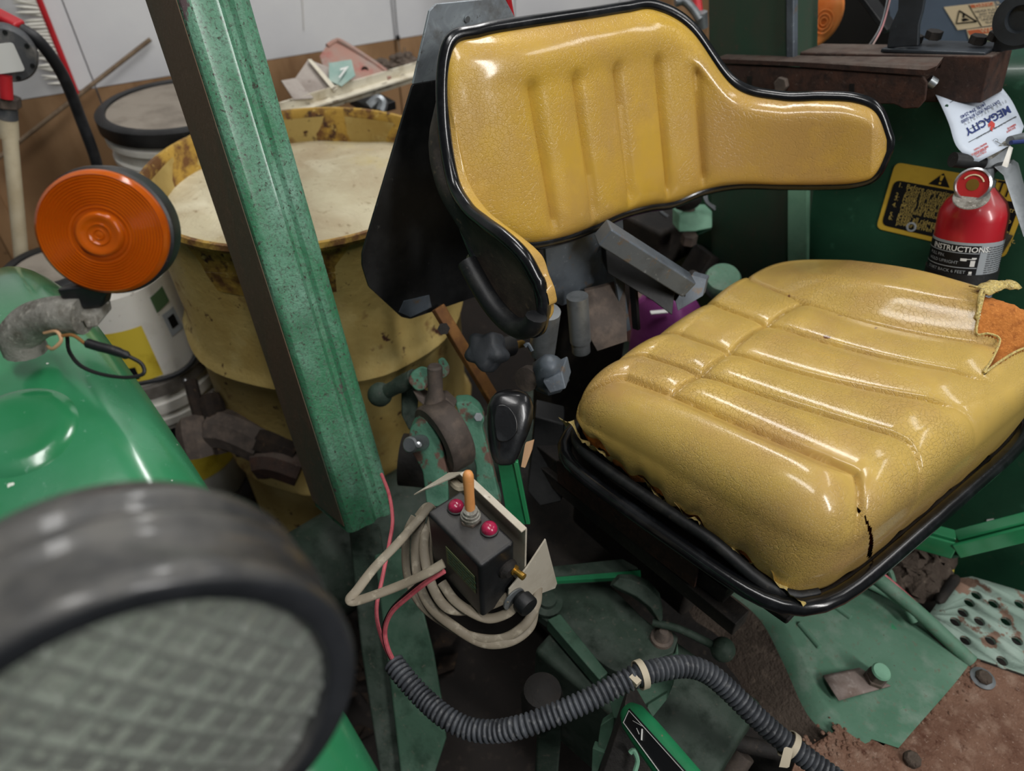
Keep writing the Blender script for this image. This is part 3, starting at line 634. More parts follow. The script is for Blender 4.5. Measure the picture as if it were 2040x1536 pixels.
# ================================================================ work light in the foreground
HN = V((.986, -.101, .13)).normalized(); HT = .29
HC = P(290, 1511, HT); HR = .321 * HT
t = thing('work_light', (HC.x - .05, HC.y, .80), 'black work light with gridded glass lens, close in the lower left', 'lamp')
m = MB(); m.lathe([(HR * .835, -.006), (HR * .845, -.001), (HR * .87, .001), (HR * .955, .001), (HR * .985, -.0005), (HR, -.004), (HR * 1.0, -.010), (HR * .972, -.014), (HR * .965, -.030), (HR * .97, -.0335), (HR * .995, -.036), (HR * 1.0, -.040), (HR * .985, -.044),
                   (HR * .945, -.047), (HR * .94, -.051), (HR * .975, -.054), (HR * .985, -.059), (HR * .975, -.064), (HR * .93, -.068), (HR * .90, -.078), (HR * .7, -.10), (HR * .4, -.12), (0, -.125)], HC, HN, 96, caps=False); m.build('housing', K['lamprub'], t, ang=60)
x_, y_, z_ = frame(HN)
m = MB(); G = []
rot = math.radians(32); n = 170; cs, sn = math.cos(rot), math.sin(rot)
L_ = HR * .86
for i in range(n + 1):
    row = []
    for j in range(n + 1):
        s = lerp(-1, 1, i / n); q = lerp(-1, 1, j / n); r_ = max(abs(s), abs(q)); l = math.hypot(s, q)
        f = r_ / l if l > 1e-6 else 1
        a, b = s * f * L_, q * f * L_
        aa, bb = a * cs + b * sn, -a * sn + b * cs
        cell = .0155
        ga = abs((aa / cell) % 1 - .5) * 2; gb = abs((bb / cell) % 1 - .5) * 2
        h = .006 * (1 - (a * a + b * b) / L_ ** 2) - .005 - .0026 * (1 - max(0, (max(ga, gb) - .62) / .38) ** .8)
        h += .0016 * (1 - ga * ga) * (1 - gb * gb) * (1 if (int(aa / cell + 100) + int(bb / cell + 100)) % 2 else .2)
        row.append(HC + x_ * a + y_ * b + z_ * h)
    G.append(row)
m.grid(G); m.build('lens', K['glass'], t, ang=70)
m = MB(); m.lathe([(HR * .84, -.010), (HR * .8, -.03), (HR * .6, -.055), (HR * .25, -.075), (0, -.08)], HC, HN, 60, caps=False); m.build('reflector', K['reflector'], t)
m = MB(); m.tube([HC - HN * .08 + V((0, 0, -HR * .4)), V((HC.x - .09, HC.y, .86))], .014, 12); m.build('stalk', K['black'], t)

# ================================================================ steel plate behind the seat
t = thing('steel_plate', onX(830, 600, -.50), 'galvanised steel plate with black lower half behind the backrest', 'plate')
lo = [(823, 168), (722, 505), (722, 530), (735, 572), (800, 632), (818, 636), (1040, 560), (1040, 130)]
up_ = [(856, 22), (870, 8), (1005, -5), (1040, 60), (1040, 130), (823, 168)]
m = plate(up_, onX, -.50, (-.004, 0, 0)); m.build('galvanised_panel', K['galv'], t, bevel=.0008)
m = plate(lo, onX, -.50, (-.004, 0, 0), .004); m.build('black_panel', K['black'], t, bevel=.0008)
m = plate([(795, 622), (805, 600), (855, 588), (860, 612), (818, 632)], onX, -.4985, (-.001, 0, 0)); m.build('bare_corner', K['greysteel'], t)
m = MB(); m.lathe([(.004, 0), (.004, .002), (0, .002)], onX(930, 38, -.4985), (1, 0, 0), 14); m.build('rivet', K['silver'], t)
m = MB(); m.tube([onX(1008, -20, -.62), onX(1022, 60, -.62)], .006, 8); m.build('orange_strap', K['red_metal'], label='orange red strap hanging behind the top of the steel plate', cat='strap')

# ================================================================ tractor seat
seat = thing('tractor_seat', (-.05, 0, .45), 'cracked yellow vinyl tractor seat with wraparound backrest', 'seat')
# ---- backrest: plan curve s -> (x, y) at z = 1.04, outline heights
plan = [(-.182, -.287), (-.196, -.291), (-.228, -.291), (-.267, -.289), (-.306, -.284), (-.343, -.272), (-.361, -.251), (-.357, -.223), (-.348, -.18), (-.341, -.12), (-.337, -.06), (-.336, 0), (-.334, .06), (-.325, .11), (-.302, .16), (-.262, .202), (-.205, .238), (-.150, .263), (-.108, .279), (-.083, .290), (-.068, .297)]
ztop = [1.090, 1.118, 1.128, 1.130, 1.133, 1.152, 1.215, 1.284, 1.293, 1.292, 1.289, 1.285, 1.282, 1.279, 1.250, 1.178, 1.166, 1.174, 1.178, 1.168, 1.132]
zbot = [1.064, 1.032, 1.016, 1.026, 1.062, 1.100, 1.100, 1.062, 1.036, 1.026, 1.024, 1.024, 1.018, 1.012, 1.024, 1.035, 1.043, 1.054, 1.066, 1.083, 1.122]
ctl = cr([(p[0], p[1], 0) for p in plan], 12); zt_ = cr([(0, 0, z) for z in ztop], 12); zb_ = cr([(0, 0, z) for z in zbot], 12)
nb = len(ctl)
REC = .33
def bk(i, v, off=0.0):
    """point of the backrest face; off pushes it along the seat normal"""
    i0 = max(0, min(nb - 1, i)); p = ctl[i0]; z = lerp(zb_[i0].z, zt_[i0].z, v)
    tn = (ctl[min(nb - 1, i0 + 1)] - ctl[max(0, i0 - 1)]).normalized(); nn = V((tn.y, -tn.x, 0))
    wgt = 1
    x = p.x - REC * (z - 1.04) * wgt
    return V((x, p.y, z)) + nn * off
gro_y = [-.135, -.066, .008, .09, .157]
def backgrid(nv, bulge, grooves):
    G = []
    for k in range(nv + 1):
        v = k / nv; row = []
        for i in range(nb):
            e = abs(2 * v - 1); tip = min(i, nb - 1 - i) / 14.0
            b = bulge * (1 - .45 * math.exp(-((i - 76) / 22) ** 2)) * (1 - e ** (14 if i < 60 else 9)) * (min(1, max(0, tip)) ** .5 if i > nb / 2 else 1)
            # pillow of the tall middle: padded roll at the top edge
            y = ctl[i].y
            if grooves:
                for g in gro_y:
                    gy = g + .004 * (v - .5); d = abs(y - gy)
                    if d < .035: b -= (.0085 * math.exp(-(d / .004) ** 2) + .005 * math.exp(-(d / .014) ** 2)) * sstep(.03, .16, v) * (1 - sstep(.74, .82, v))
                b += .005 * sstep(.76, .9, v) * (1 - sstep(.95, 1, v)) * sstep(-.22, -.13, y) * (1 - sstep(.09, .16, y))
            q_ = bk(i, v, b)
            if i < 14: f_ = i / 14; q_ = bk(i, v, b * math.sqrt(1 - (1 - f_) ** 2)) + (ctl[0] - ctl[6]).normalized() * (.016 * (1 - f_) ** 1.2 * (1 - e ** 4) * (1 if i else .6))
            row.append(q_)
        G.append(row)
    return G
m = MB(); m.grid(backgrid(64, .030, True)); m.build('backrest_cushion', K['vinyl_back'], seat, ang=80)
loop = [bk(i, 1, .002) for i in range(nb)] + [bk(i, 0, .002) for i in reversed(range(nb))]
# smooth resample of the trim loop
lp = []
for p in loop:
    if not lp or (p - lp[-1]).length > .006: lp.append(p)
lp = cr(lp, 2, True)
m = MB(); m.tube(lp, .0085, 12, closed=True); m.build('backrest_trim', K['rubber'], seat, ang=80)
G = []
for k in range(25):
    v = k / 24; row = []
    for i in range(0, nb, 2):
        e = abs(2 * v - 1); tip = min(i, nb - 1 - i) / 16.0
        dep = lerp(-.004, .034, sstep(45, 80, i))
        row.append(bk(i, lerp(-.0, 1.0, v), -.004 - dep * (1 - e ** 3) * min(1, tip)))
    G.append(row)
m = MB(); m.grid(G); m.build('backrest_shell', K['shell'], seat, ang=80)
# lip behind the near wing, rag stuffed behind it
wl = [bk(i, .10, -.014) for i in range(3, 50, 3)]
m = MB(); m.tube(cr(wl, 3), .013, 10); m.build('wing_lip', K['rubber_m'], seat)
m = MB(); G = []
for k in range(9):
    row = []
    for j in range(9):
        u = lerp(935, 985, j / 8) + 6 * math.sin(k * 1.3); v = lerp(480, 572, k / 8) + 5 * math.sin(j * 1.7)
        row.append(P(u + (10 if k > 5 else 0), v, .965 + .008 * math.sin(j * 2.1 + k)))
    G.append(row)
m.grid(G); o = m.build('rag', K['rag'], label='torn beige rag stuffed behind the near backrest wing', cat='rag'); o.modifiers.new('cloth', 'SOLIDIFY').thickness = .002

# ---- seat cushion
HX, HY = .210, .262; CX = .006; CY = .021
def ground(X): return interp([-.23, -.2, -.075, .15, .19, .24], [.897, .905, .935, .967, .965, .94], X)
GX = [-.2, -.075, .17]
GY = [(-.172, -.165, -.142), (-.112, -.105, -.055), (-.032, -.036, .036), (.072, .058, .112), (.178, .145, .200)]
def gyat(k, X):
    a, b, c = GY[k]; x0, x1, x2 = GX
    return a * (X - x1) * (X - x2) / ((x0 - x1) * (x0 - x2)) + b * (X - x0) * (X - x2) / ((x1 - x0) * (x1 - x2)) + c * (X - x0) * (X - x1) / ((x2 - x0) * (x2 - x1))
def stop(X, Y, grooves=True):
    z = ground(X)
    g = [gyat(k, X) for k in range(5)]
    z += .038 * sstep(0, .06, Y - g[4]) * sstep(-.22, .05, X) + .024 * sstep(0, .05, g[0] - Y) * sstep(-.24, .0, X)
    if grooves:
        fade = 1 - sstep(.150, .195, X)
        if g[0] < Y < g[4]:
            for k in range(4):
                if g[k] <= Y <= g[k + 1]:
                    t_ = (Y - g[k]) / (g[k + 1] - g[k]); z += .011 * fade * max(0, 1 - (2 * t_ - 1) ** 2) ** .6 - .004 * fade
        else:
            d = min(abs(Y - g[0]), abs(Y - g[4])); z -= .004 * fade * math.exp(-d / .010)
        for k in range(5):
            d = abs(Y - g[k]); z -= .0065 * math.exp(-(d / .0028) ** 2) * fade
        if g[0] < Y < g[4]:
            xm = -.078 + .004 * math.sin((Y + .2) * 20); d = abs(X - xm)
            z -= .0075 * math.exp(-(d / .0035) ** 2) + .0045 * math.exp(-(d / .016) ** 2)
    return z
def onS(u, v):
    z = .96
    for _ in range(12):
        q_ = onZ(u, v, z); z = lerp(z, stop(q_.x, q_.y, False), .6)
    return onZ(u, v, z)
def zlow(X, Y, a):
    return lerp(.848, .826, sstep(.08, .16, X)) + .006 * math.sin(17 * a) + .004 * math.sin(41 * a + 1)
tear = [onS(u, v) for u, v in [(1961, 589), (1956, 604), (1950, 640), (1945, 666), (1987, 675), (1988, 688), (1972, 720), (1958, 748), (1990, 725), (2025, 704), (2075, 690), (2160, 640)]]
tear = [(p_.x, p_.y) for p_ in tear] + [(tear[-1].x + .05, .40), (tear[0].x - .0, .40)]
crk = [onZ(u, v, z) for u, v, z in [(1708, 1010, .955), (1722, 1030, .94), (1733, 1055, .92), (1736, 1080, .895), (1732, 1105, .865)]]
tearpx = [(1961, 589), (1956, 604), (1950, 640), (1945, 666), (1987, 675), (1988, 688), (1972, 720), (1958, 748), (1990, 725), (2025, 704), (2060, 690), (2400, 640), (2400, 560), (2030, 572)]
crkpx = [V((u, v, 0)) for u, v in [(1706, 1008), (1722, 1030), (1733, 1055), (1736, 1080), (1732, 1108)]]
def cushpt(s, q, sink=0.0):
    r_ = max(abs(s), abs(q)); ne = 7.0
    l = (abs(s) ** ne + abs(q) ** ne) ** (1 / ne)
    f = r_ / l if l > 1e-9 else 1
    dx, dy = (s * f / r_, q * f / r_) if r_ > 1e-9 else (0, 0)
    a = math.atan2(dy, dx)
    def xy(rr):
        X, Y = CX + dx * rr * HX, CY + dy * rr * HY
        return X + .085 * Y * sstep(-.05, .2, X), Y
    IN = lerp(.80, .91, sstep(-.1, .7, dy)); DRP = lerp(.058, .036, sstep(-.1, .7, dy))
    if r_ < .74:
        X, Y = xy(r_ / .74 * IN); return V((X, Y, stop(X, Y) - sink))
    k = (r_ - .74) / .26
    X0, Y0 = xy(IN); z0 = stop(X0, Y0); zl = zlow(X0, Y0, a)
    if k < .6:
        th = k / .6 * math.pi / 2; X, Y = xy(IN + (1 - IN) * math.sin(th)); return V((X, Y, z0 - DRP * (1 - math.cos(th))))
    k2 = (k - .6) / .4
    X, Y = xy(1.0 + .015 * math.sin(k2 * math.pi) - .012 * k2)
    return V((X, Y, lerp(z0 - DRP, min(zl, z0 - DRP - .002), k2)))
NC = 260
pts = [[cushpt(lerp(-1, 1, i / NC), lerp(-1, 1, j / NC)) for j in range(NC + 1)] for i in range(NC + 1)]
fs = []; torn = []
def segd(p, a, b):
    ab = b - a; t_ = max(0, min(1, (p - a).dot(ab) / ab.length_squared)); return (a + ab * t_ - p).length
for i in range(NC):
    for j in range(NC):
        c = (pts[i][j] + pts[i + 1][j + 1]) / 2; cut = False
        if c.x > .03 and c.y > .1 and c.z > .90 and inpoly(*pxl(c), tearpx): cut = True
        if c.x > .12 and -.25 < c.y < 0:
            pu, pv = pxl(c); c2_ = V((pu, pv, 0)); dm = min(segd(c2_, crkpx[k], crkpx[k + 1]) - (1.5 + 3.0 * min(k, 3) / 3) for k in range(len(crkpx) - 1))
            if dm < 0: cut = True
        if not cut: fs.append((i * (NC + 1) + j, i * (NC + 1) + j + 1, (i + 1) * (NC + 1) + j + 1, (i + 1) * (NC + 1) + j))
m = MB(); m.add([p for r_ in pts for p in r_], fs)
used = sorted({i for f in fs for i in f}); mp = {k: n for n, k in enumerate(used)}
m.v = [m.v[k] for k in used]; m.f = [tuple(mp[i] for i in f) for f in m.f]
cush = m.build('seat_cushion', K['vinyl_seat'], seat, ang=80)
NF = 120
ctr = V((0, 0, .88))
fp = []
for i in range(NF + 1):
    row = []
    for j in range(NF + 1):
        p = cushpt(lerp(-.985, .985, i / NF), lerp(-.985, .985, j / NF)); d = (ctr - p); d.z *= .6; d.normalize()
        k_ = .0075 if (p.y > .12 and pxl(p)[0] > 1949 and pxl(p)[1] > 575) else .024
        row.append(p + V((d.x * .010, d.y * .010, -k_ + random.uniform(-.0015, .0015))))
    fp.append(row)
m = MB(); m.grid(fp); m.build('seat_foam', K['foam'], cush, ang=80)
# ragged flaps of the tear
m = MB()
def flap(pix, z, lift, name):
    g = [[onZ(u, v, z) for u, v in row] for row in pix]; m = MB(); m.grid(g); o = m.build(name, K['vinyl_raw'], cush, ang=70)
    o.modifiers.new('thick', 'SOLIDIFY').thickness = .0025
G = []
for k in range(8):
    f = k / 7; row = []
    for j in range(9):
        th = j / 8 * 3.6; b = onS(lerp(1960, 1948, f), lerp(591, 642, f)) + V((0, 0, .002)); dirn = V((-.85, -.2, 0)).normalized(); r0 = .0048 * (1 + .25 * math.sin(6 * f))
        row.append(b + dirn * (r0 * (math.sin(th) + .35 * th)) + V((0, 0, r0 * (1 - math.cos(th)))))
    G.append(row)
m = MB(); m.grid(G); o = m.build('torn_flap', K['vinyl_raw'], cush, ang=70); o.modifiers.new('thick', 'SOLIDIFY').thickness = .0018
te = [onS(u, v + random.uniform(-2, 2)) for u, v in [(1946, 640), (1944, 668), (1966, 670), (1987, 676), (1988, 690), (1972, 722), (1958, 748), (1990, 724), (2025, 703), (2060, 690)]]
m = MB(); m.tube([q_ + V((0, 0, .003)) for q_ in cr(te, 5)], .0016, 6); m.build('torn_edge', K['vinyl_raw'], cush)
G = []
for k in range(14):
    f = k / 13; row = []
    b = onS(lerp(1958, 2035, f), lerp(590, 575, f) + 3 * math.sin(9 * f))
    for j in range(5):
        g = j / 4; row.append(b + V((-.022 * g, .004 * g, .003 + .004 * math.sin(g * 3) + .0015 * math.sin(k * 1.9))))
    G.append(row)
m = MB(); m.grid(G); o = m.build('torn_flap', K['vinyl_raw'], cush, ang=70); o.modifiers.new('thick', 'SOLIDIFY').thickness = .0018
# frayed lower hem on the near side
hem = []
for k in range(90):
    X = lerp(-.20, .19, k / 89); z = .848 + .006 * math.sin(X * 60) + .005 * math.sin(X * 143 + 1) + .003 * random.uniform(-1, 1)
    hem.append(V((X, -.240 - .004 * math.sin(X * 31), z)))
G = [[p + V((0, .010 * f + .002 * math.sin(k * 1.7) * f, -.012 * f * (1 + .7 * math.sin(k * .9)))) for k, p in enumerate(hem)] for f in (0, .5, 1)]
m = MB(); m.grid(G); m.build('frayed_hem', K['vinyl_raw'], cush, ang=70)
# ---- pan and rubber edging
def rr_loop(cx, hx_, hy_, z0, z1, n=96, ne=7.0):
    out = []
    for k in range(n):
        a = 2 * math.pi * k / n; c, s_ = math.cos(a), math.sin(a); l = (abs(c) ** ne + abs(s_) ** ne) ** (1 / ne)
        X, Y = cx + hx_ * c / l, hy_ * s_ / l; out.append(V((X, Y, lerp(z0, z1, (X + .22) / .45))))
    return out
lp = [q_ + V((.085 * q_.y * sstep(-.05, .2, q_.x), .021, 0)) for q_ in rr_loop(.008, .222, .278, .785, .832)]
m = MB(); m.tube(lp, .0105, 12, closed=True); m.build('seat_trim', K['rubber'], seat, ang=80)
pn = [[lerp(V((.01, .02, .80)), p, f) + V((0, 0, -.030 * (1 - f ** 6))) for p in lp] for f in (.02, .5, .8, .93, 1)]
m = MB(); m.grid(pn, True); o = m.build('seat_pan', K['shell'], seat, ang=70); o.modifiers.new('sheet', 'SOLIDIFY').thickness = .004
lp2 = [p + V((0, 0, .028)) - V((p.x * .05, p.y * .05, 0)) for p in lp]
lp2 = [q_ - V((0, 0, .03 * sstep(.06, .19, q_.x))) for q_ in lp2 if q_.x < .19]
k0 = max(range(len(lp2)), key=lambda k: (lp2[k] - lp2[k - 1]).length); lp2 = lp2[k0:] + lp2[:k0]
m = MB(); m.tube(lp2, .008, 10); m.build('pan_bead', K['rubber_m'], seat, ang=80)
m = MB(); m.prism([V((-.20, -.225, .742)), V((.18, -.225, .785)), V((.18, .225, .785)), V((-.20, .225, .742))], (0, 0, -.012)); m.build('pan_base', K['black_dirty'], seat, bevel=.003)
# ---- support frame, slide rails, damper, knobs
m = MB(); m.prism([onX(u, v, -.345) for u, v in [(1085, 470), (1240, 420), (1248, 552), (1120, 610), (1095, 600)]], (-.006, 0, 0)); m.build('back_plate', K['greysteel'], seat, bevel=.001)
m = MB(); m.beam(P(1200, 462, 1.0), P(1368, 568, 1.08), .032, .030); m.build('support_arm', K['greysteel'], seat, bevel=.003)
m = MB(); m.prism([P(u, v, 1.09) for u, v in [(1205, 490), (1345, 580), (1340, 630), (1300, 600), (1210, 545)]], V((-.03, .02, 0))); m.build('arm_web', K['black'], seat, bevel=.002)
m = MB(); m.prism([P(u, v, 1.10) for u, v in [(1345, 600), (1378, 548), (1408, 556), (1400, 590), (1350, 620)]], V((-.004, .012, 0))); m.build('gusset', K['greysteel'], seat, bevel=.001)
m = MB(); m.tube([P(1350, 590, 1.11), P(1385, 552, 1.13)], .014, 14); m.build('pivot_tube', K['black_dirty'], seat)
d0, d1 = P(1150, 590, 1.06), P(1158, 700, 1.12)
m = MB(); m.tube([d0, lerp(d0, d1, .8)], .0165, 20); m.tube([lerp(d0, d1, .8), d1], .0145, 20); m.build('damper', K['lightsteel'], seat)
m = MB(); m.tube([P(1090, 620, 1.02), P(1080, 700, 1.08)], .020, 18); m.build('column', K['lightsteel'], seat)
m = MB(); m.prism([P(u, v, 1.12) for u, v in [(1165, 580), (1245, 560), (1250, 680), (1190, 700), (1168, 660)]], V((-.006, .004, 0))); m.build('inner_plate', K['castiron'], seat, bevel=.001)
m = MB(); m.beam(P(1228, 530, 1.10), P(1248, 660, 1.15), .016, .004, (1, 0, 0)); m.build('strap_bar', K['greysteel'], seat)
m = MB(); m.beam(P(1260, 545, 1.10), P(1268, 655, 1.15), .006, .012, (1, 0, 0)); m.build('strap_bar', K['black'], seat)
m = MB(); m.lathe([(.012, 0), (.016, .004), (.016, .016), (.02, .02), (.02, .034), (.014, .04), (0, .04)], P(1275, 560, 1.16), (.5, -.5, .6), 20); m.build('rubber_boot', K['blackplastic'], seat)
# conical mount at the near rear corner
cm = [P(1085, 712, .99), P(1105, 745, .99)]
m = MB(); m.lathe([(.008, .034), (.014, .030), (.028, .0), (.029, -.012), (.026, -.022), (0, -.022)], P(1094, 742, 1.0), (.25, -.35, 1), 9); m.build('cone_mount', K['greysteel'], seat)
m = MB(); m.prism([P(u, v, .97) for u, v in [(1080, 760), (1120, 740), (1128, 775), (1095, 785)]], V((-.02, .03, 0))); m.build('mount_foot', K['greysteel'], seat, bevel=.002)
m = MB(); m.lathe([(.018, -.01), (.018, .004), (0, .006)], P(1050, 755, 1.0), (.3, -.9, .3), 12); m.build('mount_bolt', K['castiron'], seat)
m = MB(); m.tube(cr([P(1045, 690, .98), P(1052, 686, .98), P(1060, 700, .98)], 4), .003, 8); m.build('clip', K['greysteel'], seat)
# slide rails under the pan
for k, (ya, mt) in enumerate(((-.20, 'black_dirty'), (.16, 'black_dirty'))):
    m = MB(); m.beam((-.26, ya, .715), (.10, ya, .735), .05, .03); m.beam((-.26, ya - .02, .690), (.13, ya - .02, .705), .03, .028); m.build('slide_rail', K[mt], seat, bevel=.002)
m = MB(); m.beam((-.20, -.233, .727), (.06, -.233, .747), .004, .05); m.build('rail_lip', K['rustbrown'], seat)
m = MB(); m.beam((-.24, 0, .60), (.02, 0, .60), .30, .22); m.build('suspension_box', K['black_dirty'], seat, bevel=.01)
m = MB(); m.box((-.43, .05, .70), (.06, .20, .36)); m.build('suspension_column', K['black_dirty'], seat, bevel=.008)
# star knob
kc = P(972, 700, 1.02); kax = (CAM - kc).normalized() + V((-.3, -.2, .0)); x_, y_, z_ = frame(kax)
rg = []
for h, s in ((-.030, .55), (-.026, .85), (-.012, 1), (.016, 1), (.024, .92), (.028, .7)):
    rg.append([kc + z_ * h + x_ * (s * (.0265 + .0038 * math.cos(5 * a)) * math.cos(a)) + y_ * (s * (.0265 + .0038 * math.cos(5 * a)) * math.sin(a)) for a in [2 * math.pi * k / 50 for k in range(50)]])
m = MB(); m.loft(rg); kn = m.build('star_knob', K['knob_grey'], seat, ang=50)
m = MB(); m.tube([P(988, 695, 1.04), P(1018, 688, 1.06)], .016, 16); m.build('knob_collar', K['blackplastic'], kn)
m = MB(); m.tube([P(1015, 690, 1.06), P(1040, 685, 1.10)], .006, 10); m.build('knob_shaft', K['brass'], kn)

# ================================================================ lift linkage
lk = thing('lift_linkage', P(890, 980, 1.2), 'rusty green lift linkage with grey ring casting, behind the control box', 'linkage')
rc = P(886, 868, 1.10); rax = (-RT * .80 - FW * .42 - UP * .43).normalized()
m = MB(); m.lathe([(.036, -.020), (.055, -.020), (.058, -.016), (.058, .016), (.055, .020), (.036, .020), (.036, -.020)], rc, rax, 48, caps=False); m.build('ring_casting', K['castiron'], lk, ang=40)
m = MB(); m.lathe([(.0, .010), (.014, .014), (.026, .008), (.036, -.004), (.036, -.018), (0, -.018)], rc, rax, 32); m.build('ball_joint', K['rustbrown'], lk)
st0, st1 = P(868, 800, 1.09), P(866, 728, 1.06)
m = MB(); m.tube([st0, lerp(st0, st1, .3), st1 - (st1 - st0) * .05, st1], [.018, .0115, .0115, .009], 18); m.build('pin', K['castiron'], lk)
m = MB(); m.prism([P(u, v, 1.085) for u, v in [(820, 778), (835, 786), (852, 795), (885, 790), (908, 812), (890, 830), (850, 815), (832, 800)]], V((-.02, .02, -.01))); m.build('ring_lug', K['castiron'], lk, bevel=.004)
for nm, pix, d in (('clevis_lug', [(812, 760), (820, 740), (840, 728), (858, 735), (862, 755), (850, 775), (830, 780)], 1.075), ('clevis_lug', [(876, 735), (872, 715), (884, 711), (896, 728), (896, 745), (880, 756)], 1.085)):
    pp = [P(u, v, d) for u, v in pix]; m = MB(); m.prism(rpoly(pp, .006), (pp[0] - CAM).normalized() * .022); m.build(nm, K['green_worn'], lk, bevel=.003)
m = MB(); m.tube(cr([P(826, 752, 1.09), P(790, 770, 1.12), P(762, 785, 1.14)], 4), [.014] * 4 + [.012] * 5, 12); m.ball(P(757, 786, 1.14), .020); m.build('link_rod', K['green_dust_dk'], lk)
m = MB(); m.prism([P(u, v, 1.13) for u, v in [(800, 770), (835, 775), (830, 850), (815, 860), (800, 830)]], V((-.03, .02, 0))); m.build('rear_arm', K['green_dust_dk'], lk, bevel=.003)
def arm(name, pix, d, vec, mt, r=.006):
    pp = rpoly([P(u, v, d) for u, v in pix], r); m = MB(); m.prism(pp, vec); return m.build(name, mt, lk, bevel=.0025)
arm('lift_arm', [(812, 880), (818, 850), (838, 836), (860, 842), (876, 868), (886, 915), (893, 955), (893, 1010), (850, 1010), (842, 940), (822, 905)], 1.075, (P(850, 900, 1.0) - CAM).normalized() * .012 + V((-.012, .012, 0)), K['green_worn'])
arm('lift_arm', [(905, 802), (935, 800), (955, 815), (966, 838), (960, 850), (972, 895), (982, 935), (1000, 1010), (950, 1010), (948, 930), (930, 870)], 1.11, V((-.014, .012, 0)), K['green_worn'])
m = MB(); pc = P(828, 884, 1.06); pax = (CAM - pc).normalized() + V((-.35, -.3, -.2)); m.lathe([(.0, -.02), (.0125, -.02), (.0125, .016), (.010, .019), (0, .019)], pc, pax, 20); m.build('pivot_pin', K['lightsteel'], lk)
m = MB(); m.lathe([(0, -.01), (.0045, -.01), (.0045, .006), (0, .007)], P(834, 886, 1.043), (CAM - pc), 12); m.build('roll_pin', K['silver'], lk)
m = MB(); m.hexb(P(953, 831, 1.10), CAM - P(953, 831, 1.1), .0075, .012); m.build('bolt', K['lightsteel'], lk, bevel=.001)
m = MB(); m.tube([P(800, 915, 1.22), P(905, 925, 1.22)], .045, 24); m.build('rockshaft', K['black_dirty'], lk)
m = MB(); m.beam(P(872, 612, 1.14), P(985, 800, 1.18), .022, .012); m.build('draft_bar', K['orangebar'], label='rusty orange flat bar leaning up behind the star knob', cat='bar', bevel=.002)
m = MB(); m.hexb(P(884, 655, 1.13), CAM - P(884, 655, 1.13), .010, .02); m.build('bar_bolt', K['black_dirty'], label='dark bolt head beside the rusty orange bar', cat='bolt')

# ================================================================ lever with black knob
lv = thing('control_lever', P(1040, 1050, .93), 'green flat lever with glossy black teardrop knob beside the seat', 'lever')
kd = .86
sec = [(1018, 776, 14, .004), (1019, 781, 30, .010), (1018, 792, 40, .0145), (1017, 810, 46, .0165), (1016, 832, 46, .017), (1013, 855, 43, .0165), (1010, 875, 38, .0155), (1007, 895, 32, .014), (1006, 912, 26, .012), (1006, 922, 20, .010), (1006, 927, 10, .005)]
vx = RT; rg = []
vd = (P(1015, 850, 1) - CAM).normalized()
for u, v, hw, th in sec:
    c = P(u, v, kd); w_ = hw / FPX * kd
    rg.append([c + RT * (w_ * math.copysign(abs(math.cos(a)) ** .8, math.cos(a))) + vd * (th * math.copysign(abs(math.sin(a)) ** .8, math.sin(a))) for a in [2 * math.pi * k / 32 for k in range(32)]])
m = MB(); m.loft(rg); kn = m.build('knob', K['knob'], lv, ang=60)
pp = rpoly([P(u, v, kd - .0155) for u, v in [(983, 835), (990, 805), (1010, 806), (1030, 830), (1032, 860), (1015, 880), (990, 880)]], .01, 5)
m = MB(); m.prism(pp, -vd * .003); m.build('knob_face', K['knob'], kn, bevel=.0025)
m = MB(); m.prism([P(u, v, d) for u, v, d in [(990, 915, kd), (1022, 920, kd), (1052, 1045, .93), (1012, 1045, .93)]], V((-.006, .006, .002))); m.build('bar', K['bright_green'], lv, bevel=.0008)
m = MB(); m.prism([P(u, v, d) for u, v, d in [(1022, 920, kd - .003), (1032, 922, kd - .003), (1056, 1045, .927), (1048, 1045, .927)]], V((-.004, .004, 0))); m.build('bar_edge', K['green'], lv, bevel=.0008)

# ================================================================ control box
BX0, BX1, BY0, BY1, BZ = -.150, -.053, -.499, -.449, .90
bx = thing('control_box', (-.10, -.474, .80), 'small black control box with wooden-coloured toggle and two red buttons', 'control box')
m = MB(); m.box(((BX0 + BX1) / 2, (BY0 + BY1) / 2, BZ - .053), (BX1 - BX0, BY1 - BY0, .106)); m.build('body', K['blackplastic'], bx, bevel=.005, seg=3)
m = MB(); m.prism([V((BX0 + .034, BY0 - .0008, BZ - .030)), V((BX1 - .010, BY0 - .0008, BZ - .030)), V((BX1 - .010, BY0 - .0008, BZ - .064)), V((BX0 + .034, BY0 - .0008, BZ - .064))], (0, .0006, 0))
lab = m.build('label', mat('olive_label', '#6d7550', .6), bx)
m = MB()
for k in range(5):
    z = BZ - .0355 - .0058 * k; x = BX0 + .038
    while x < BX1 - .016:
        L_ = random.uniform(.003, .009); m.box((x + L_ / 2, BY0 - .001, z), (L_, .0004, .0022)); x += L_ + .002
m.build('label_print', K['green_dk'], lab)
def topz(u, v): return onZ(u, v, BZ)
tg = topz(938, 1035)
m = MB(); m.hexb(tg, (0, 0, 1), .013, .005); m.build('hex_nut', K['castiron'], bx, bevel=.001)
m = MB(); m.lathe([(.0115, .004), (.0115, .009), (.010, .0095), (.010, .013), (.0085, .0135), (.0085, .018), (.006, .019)], tg, (0, 0, 1), 28); m.build('toggle_collar', K['castalu'], bx)
t1 = P(932, 940, .765); ta = (t1 - (tg + V((0, 0, .015)))); L_ = ta.length
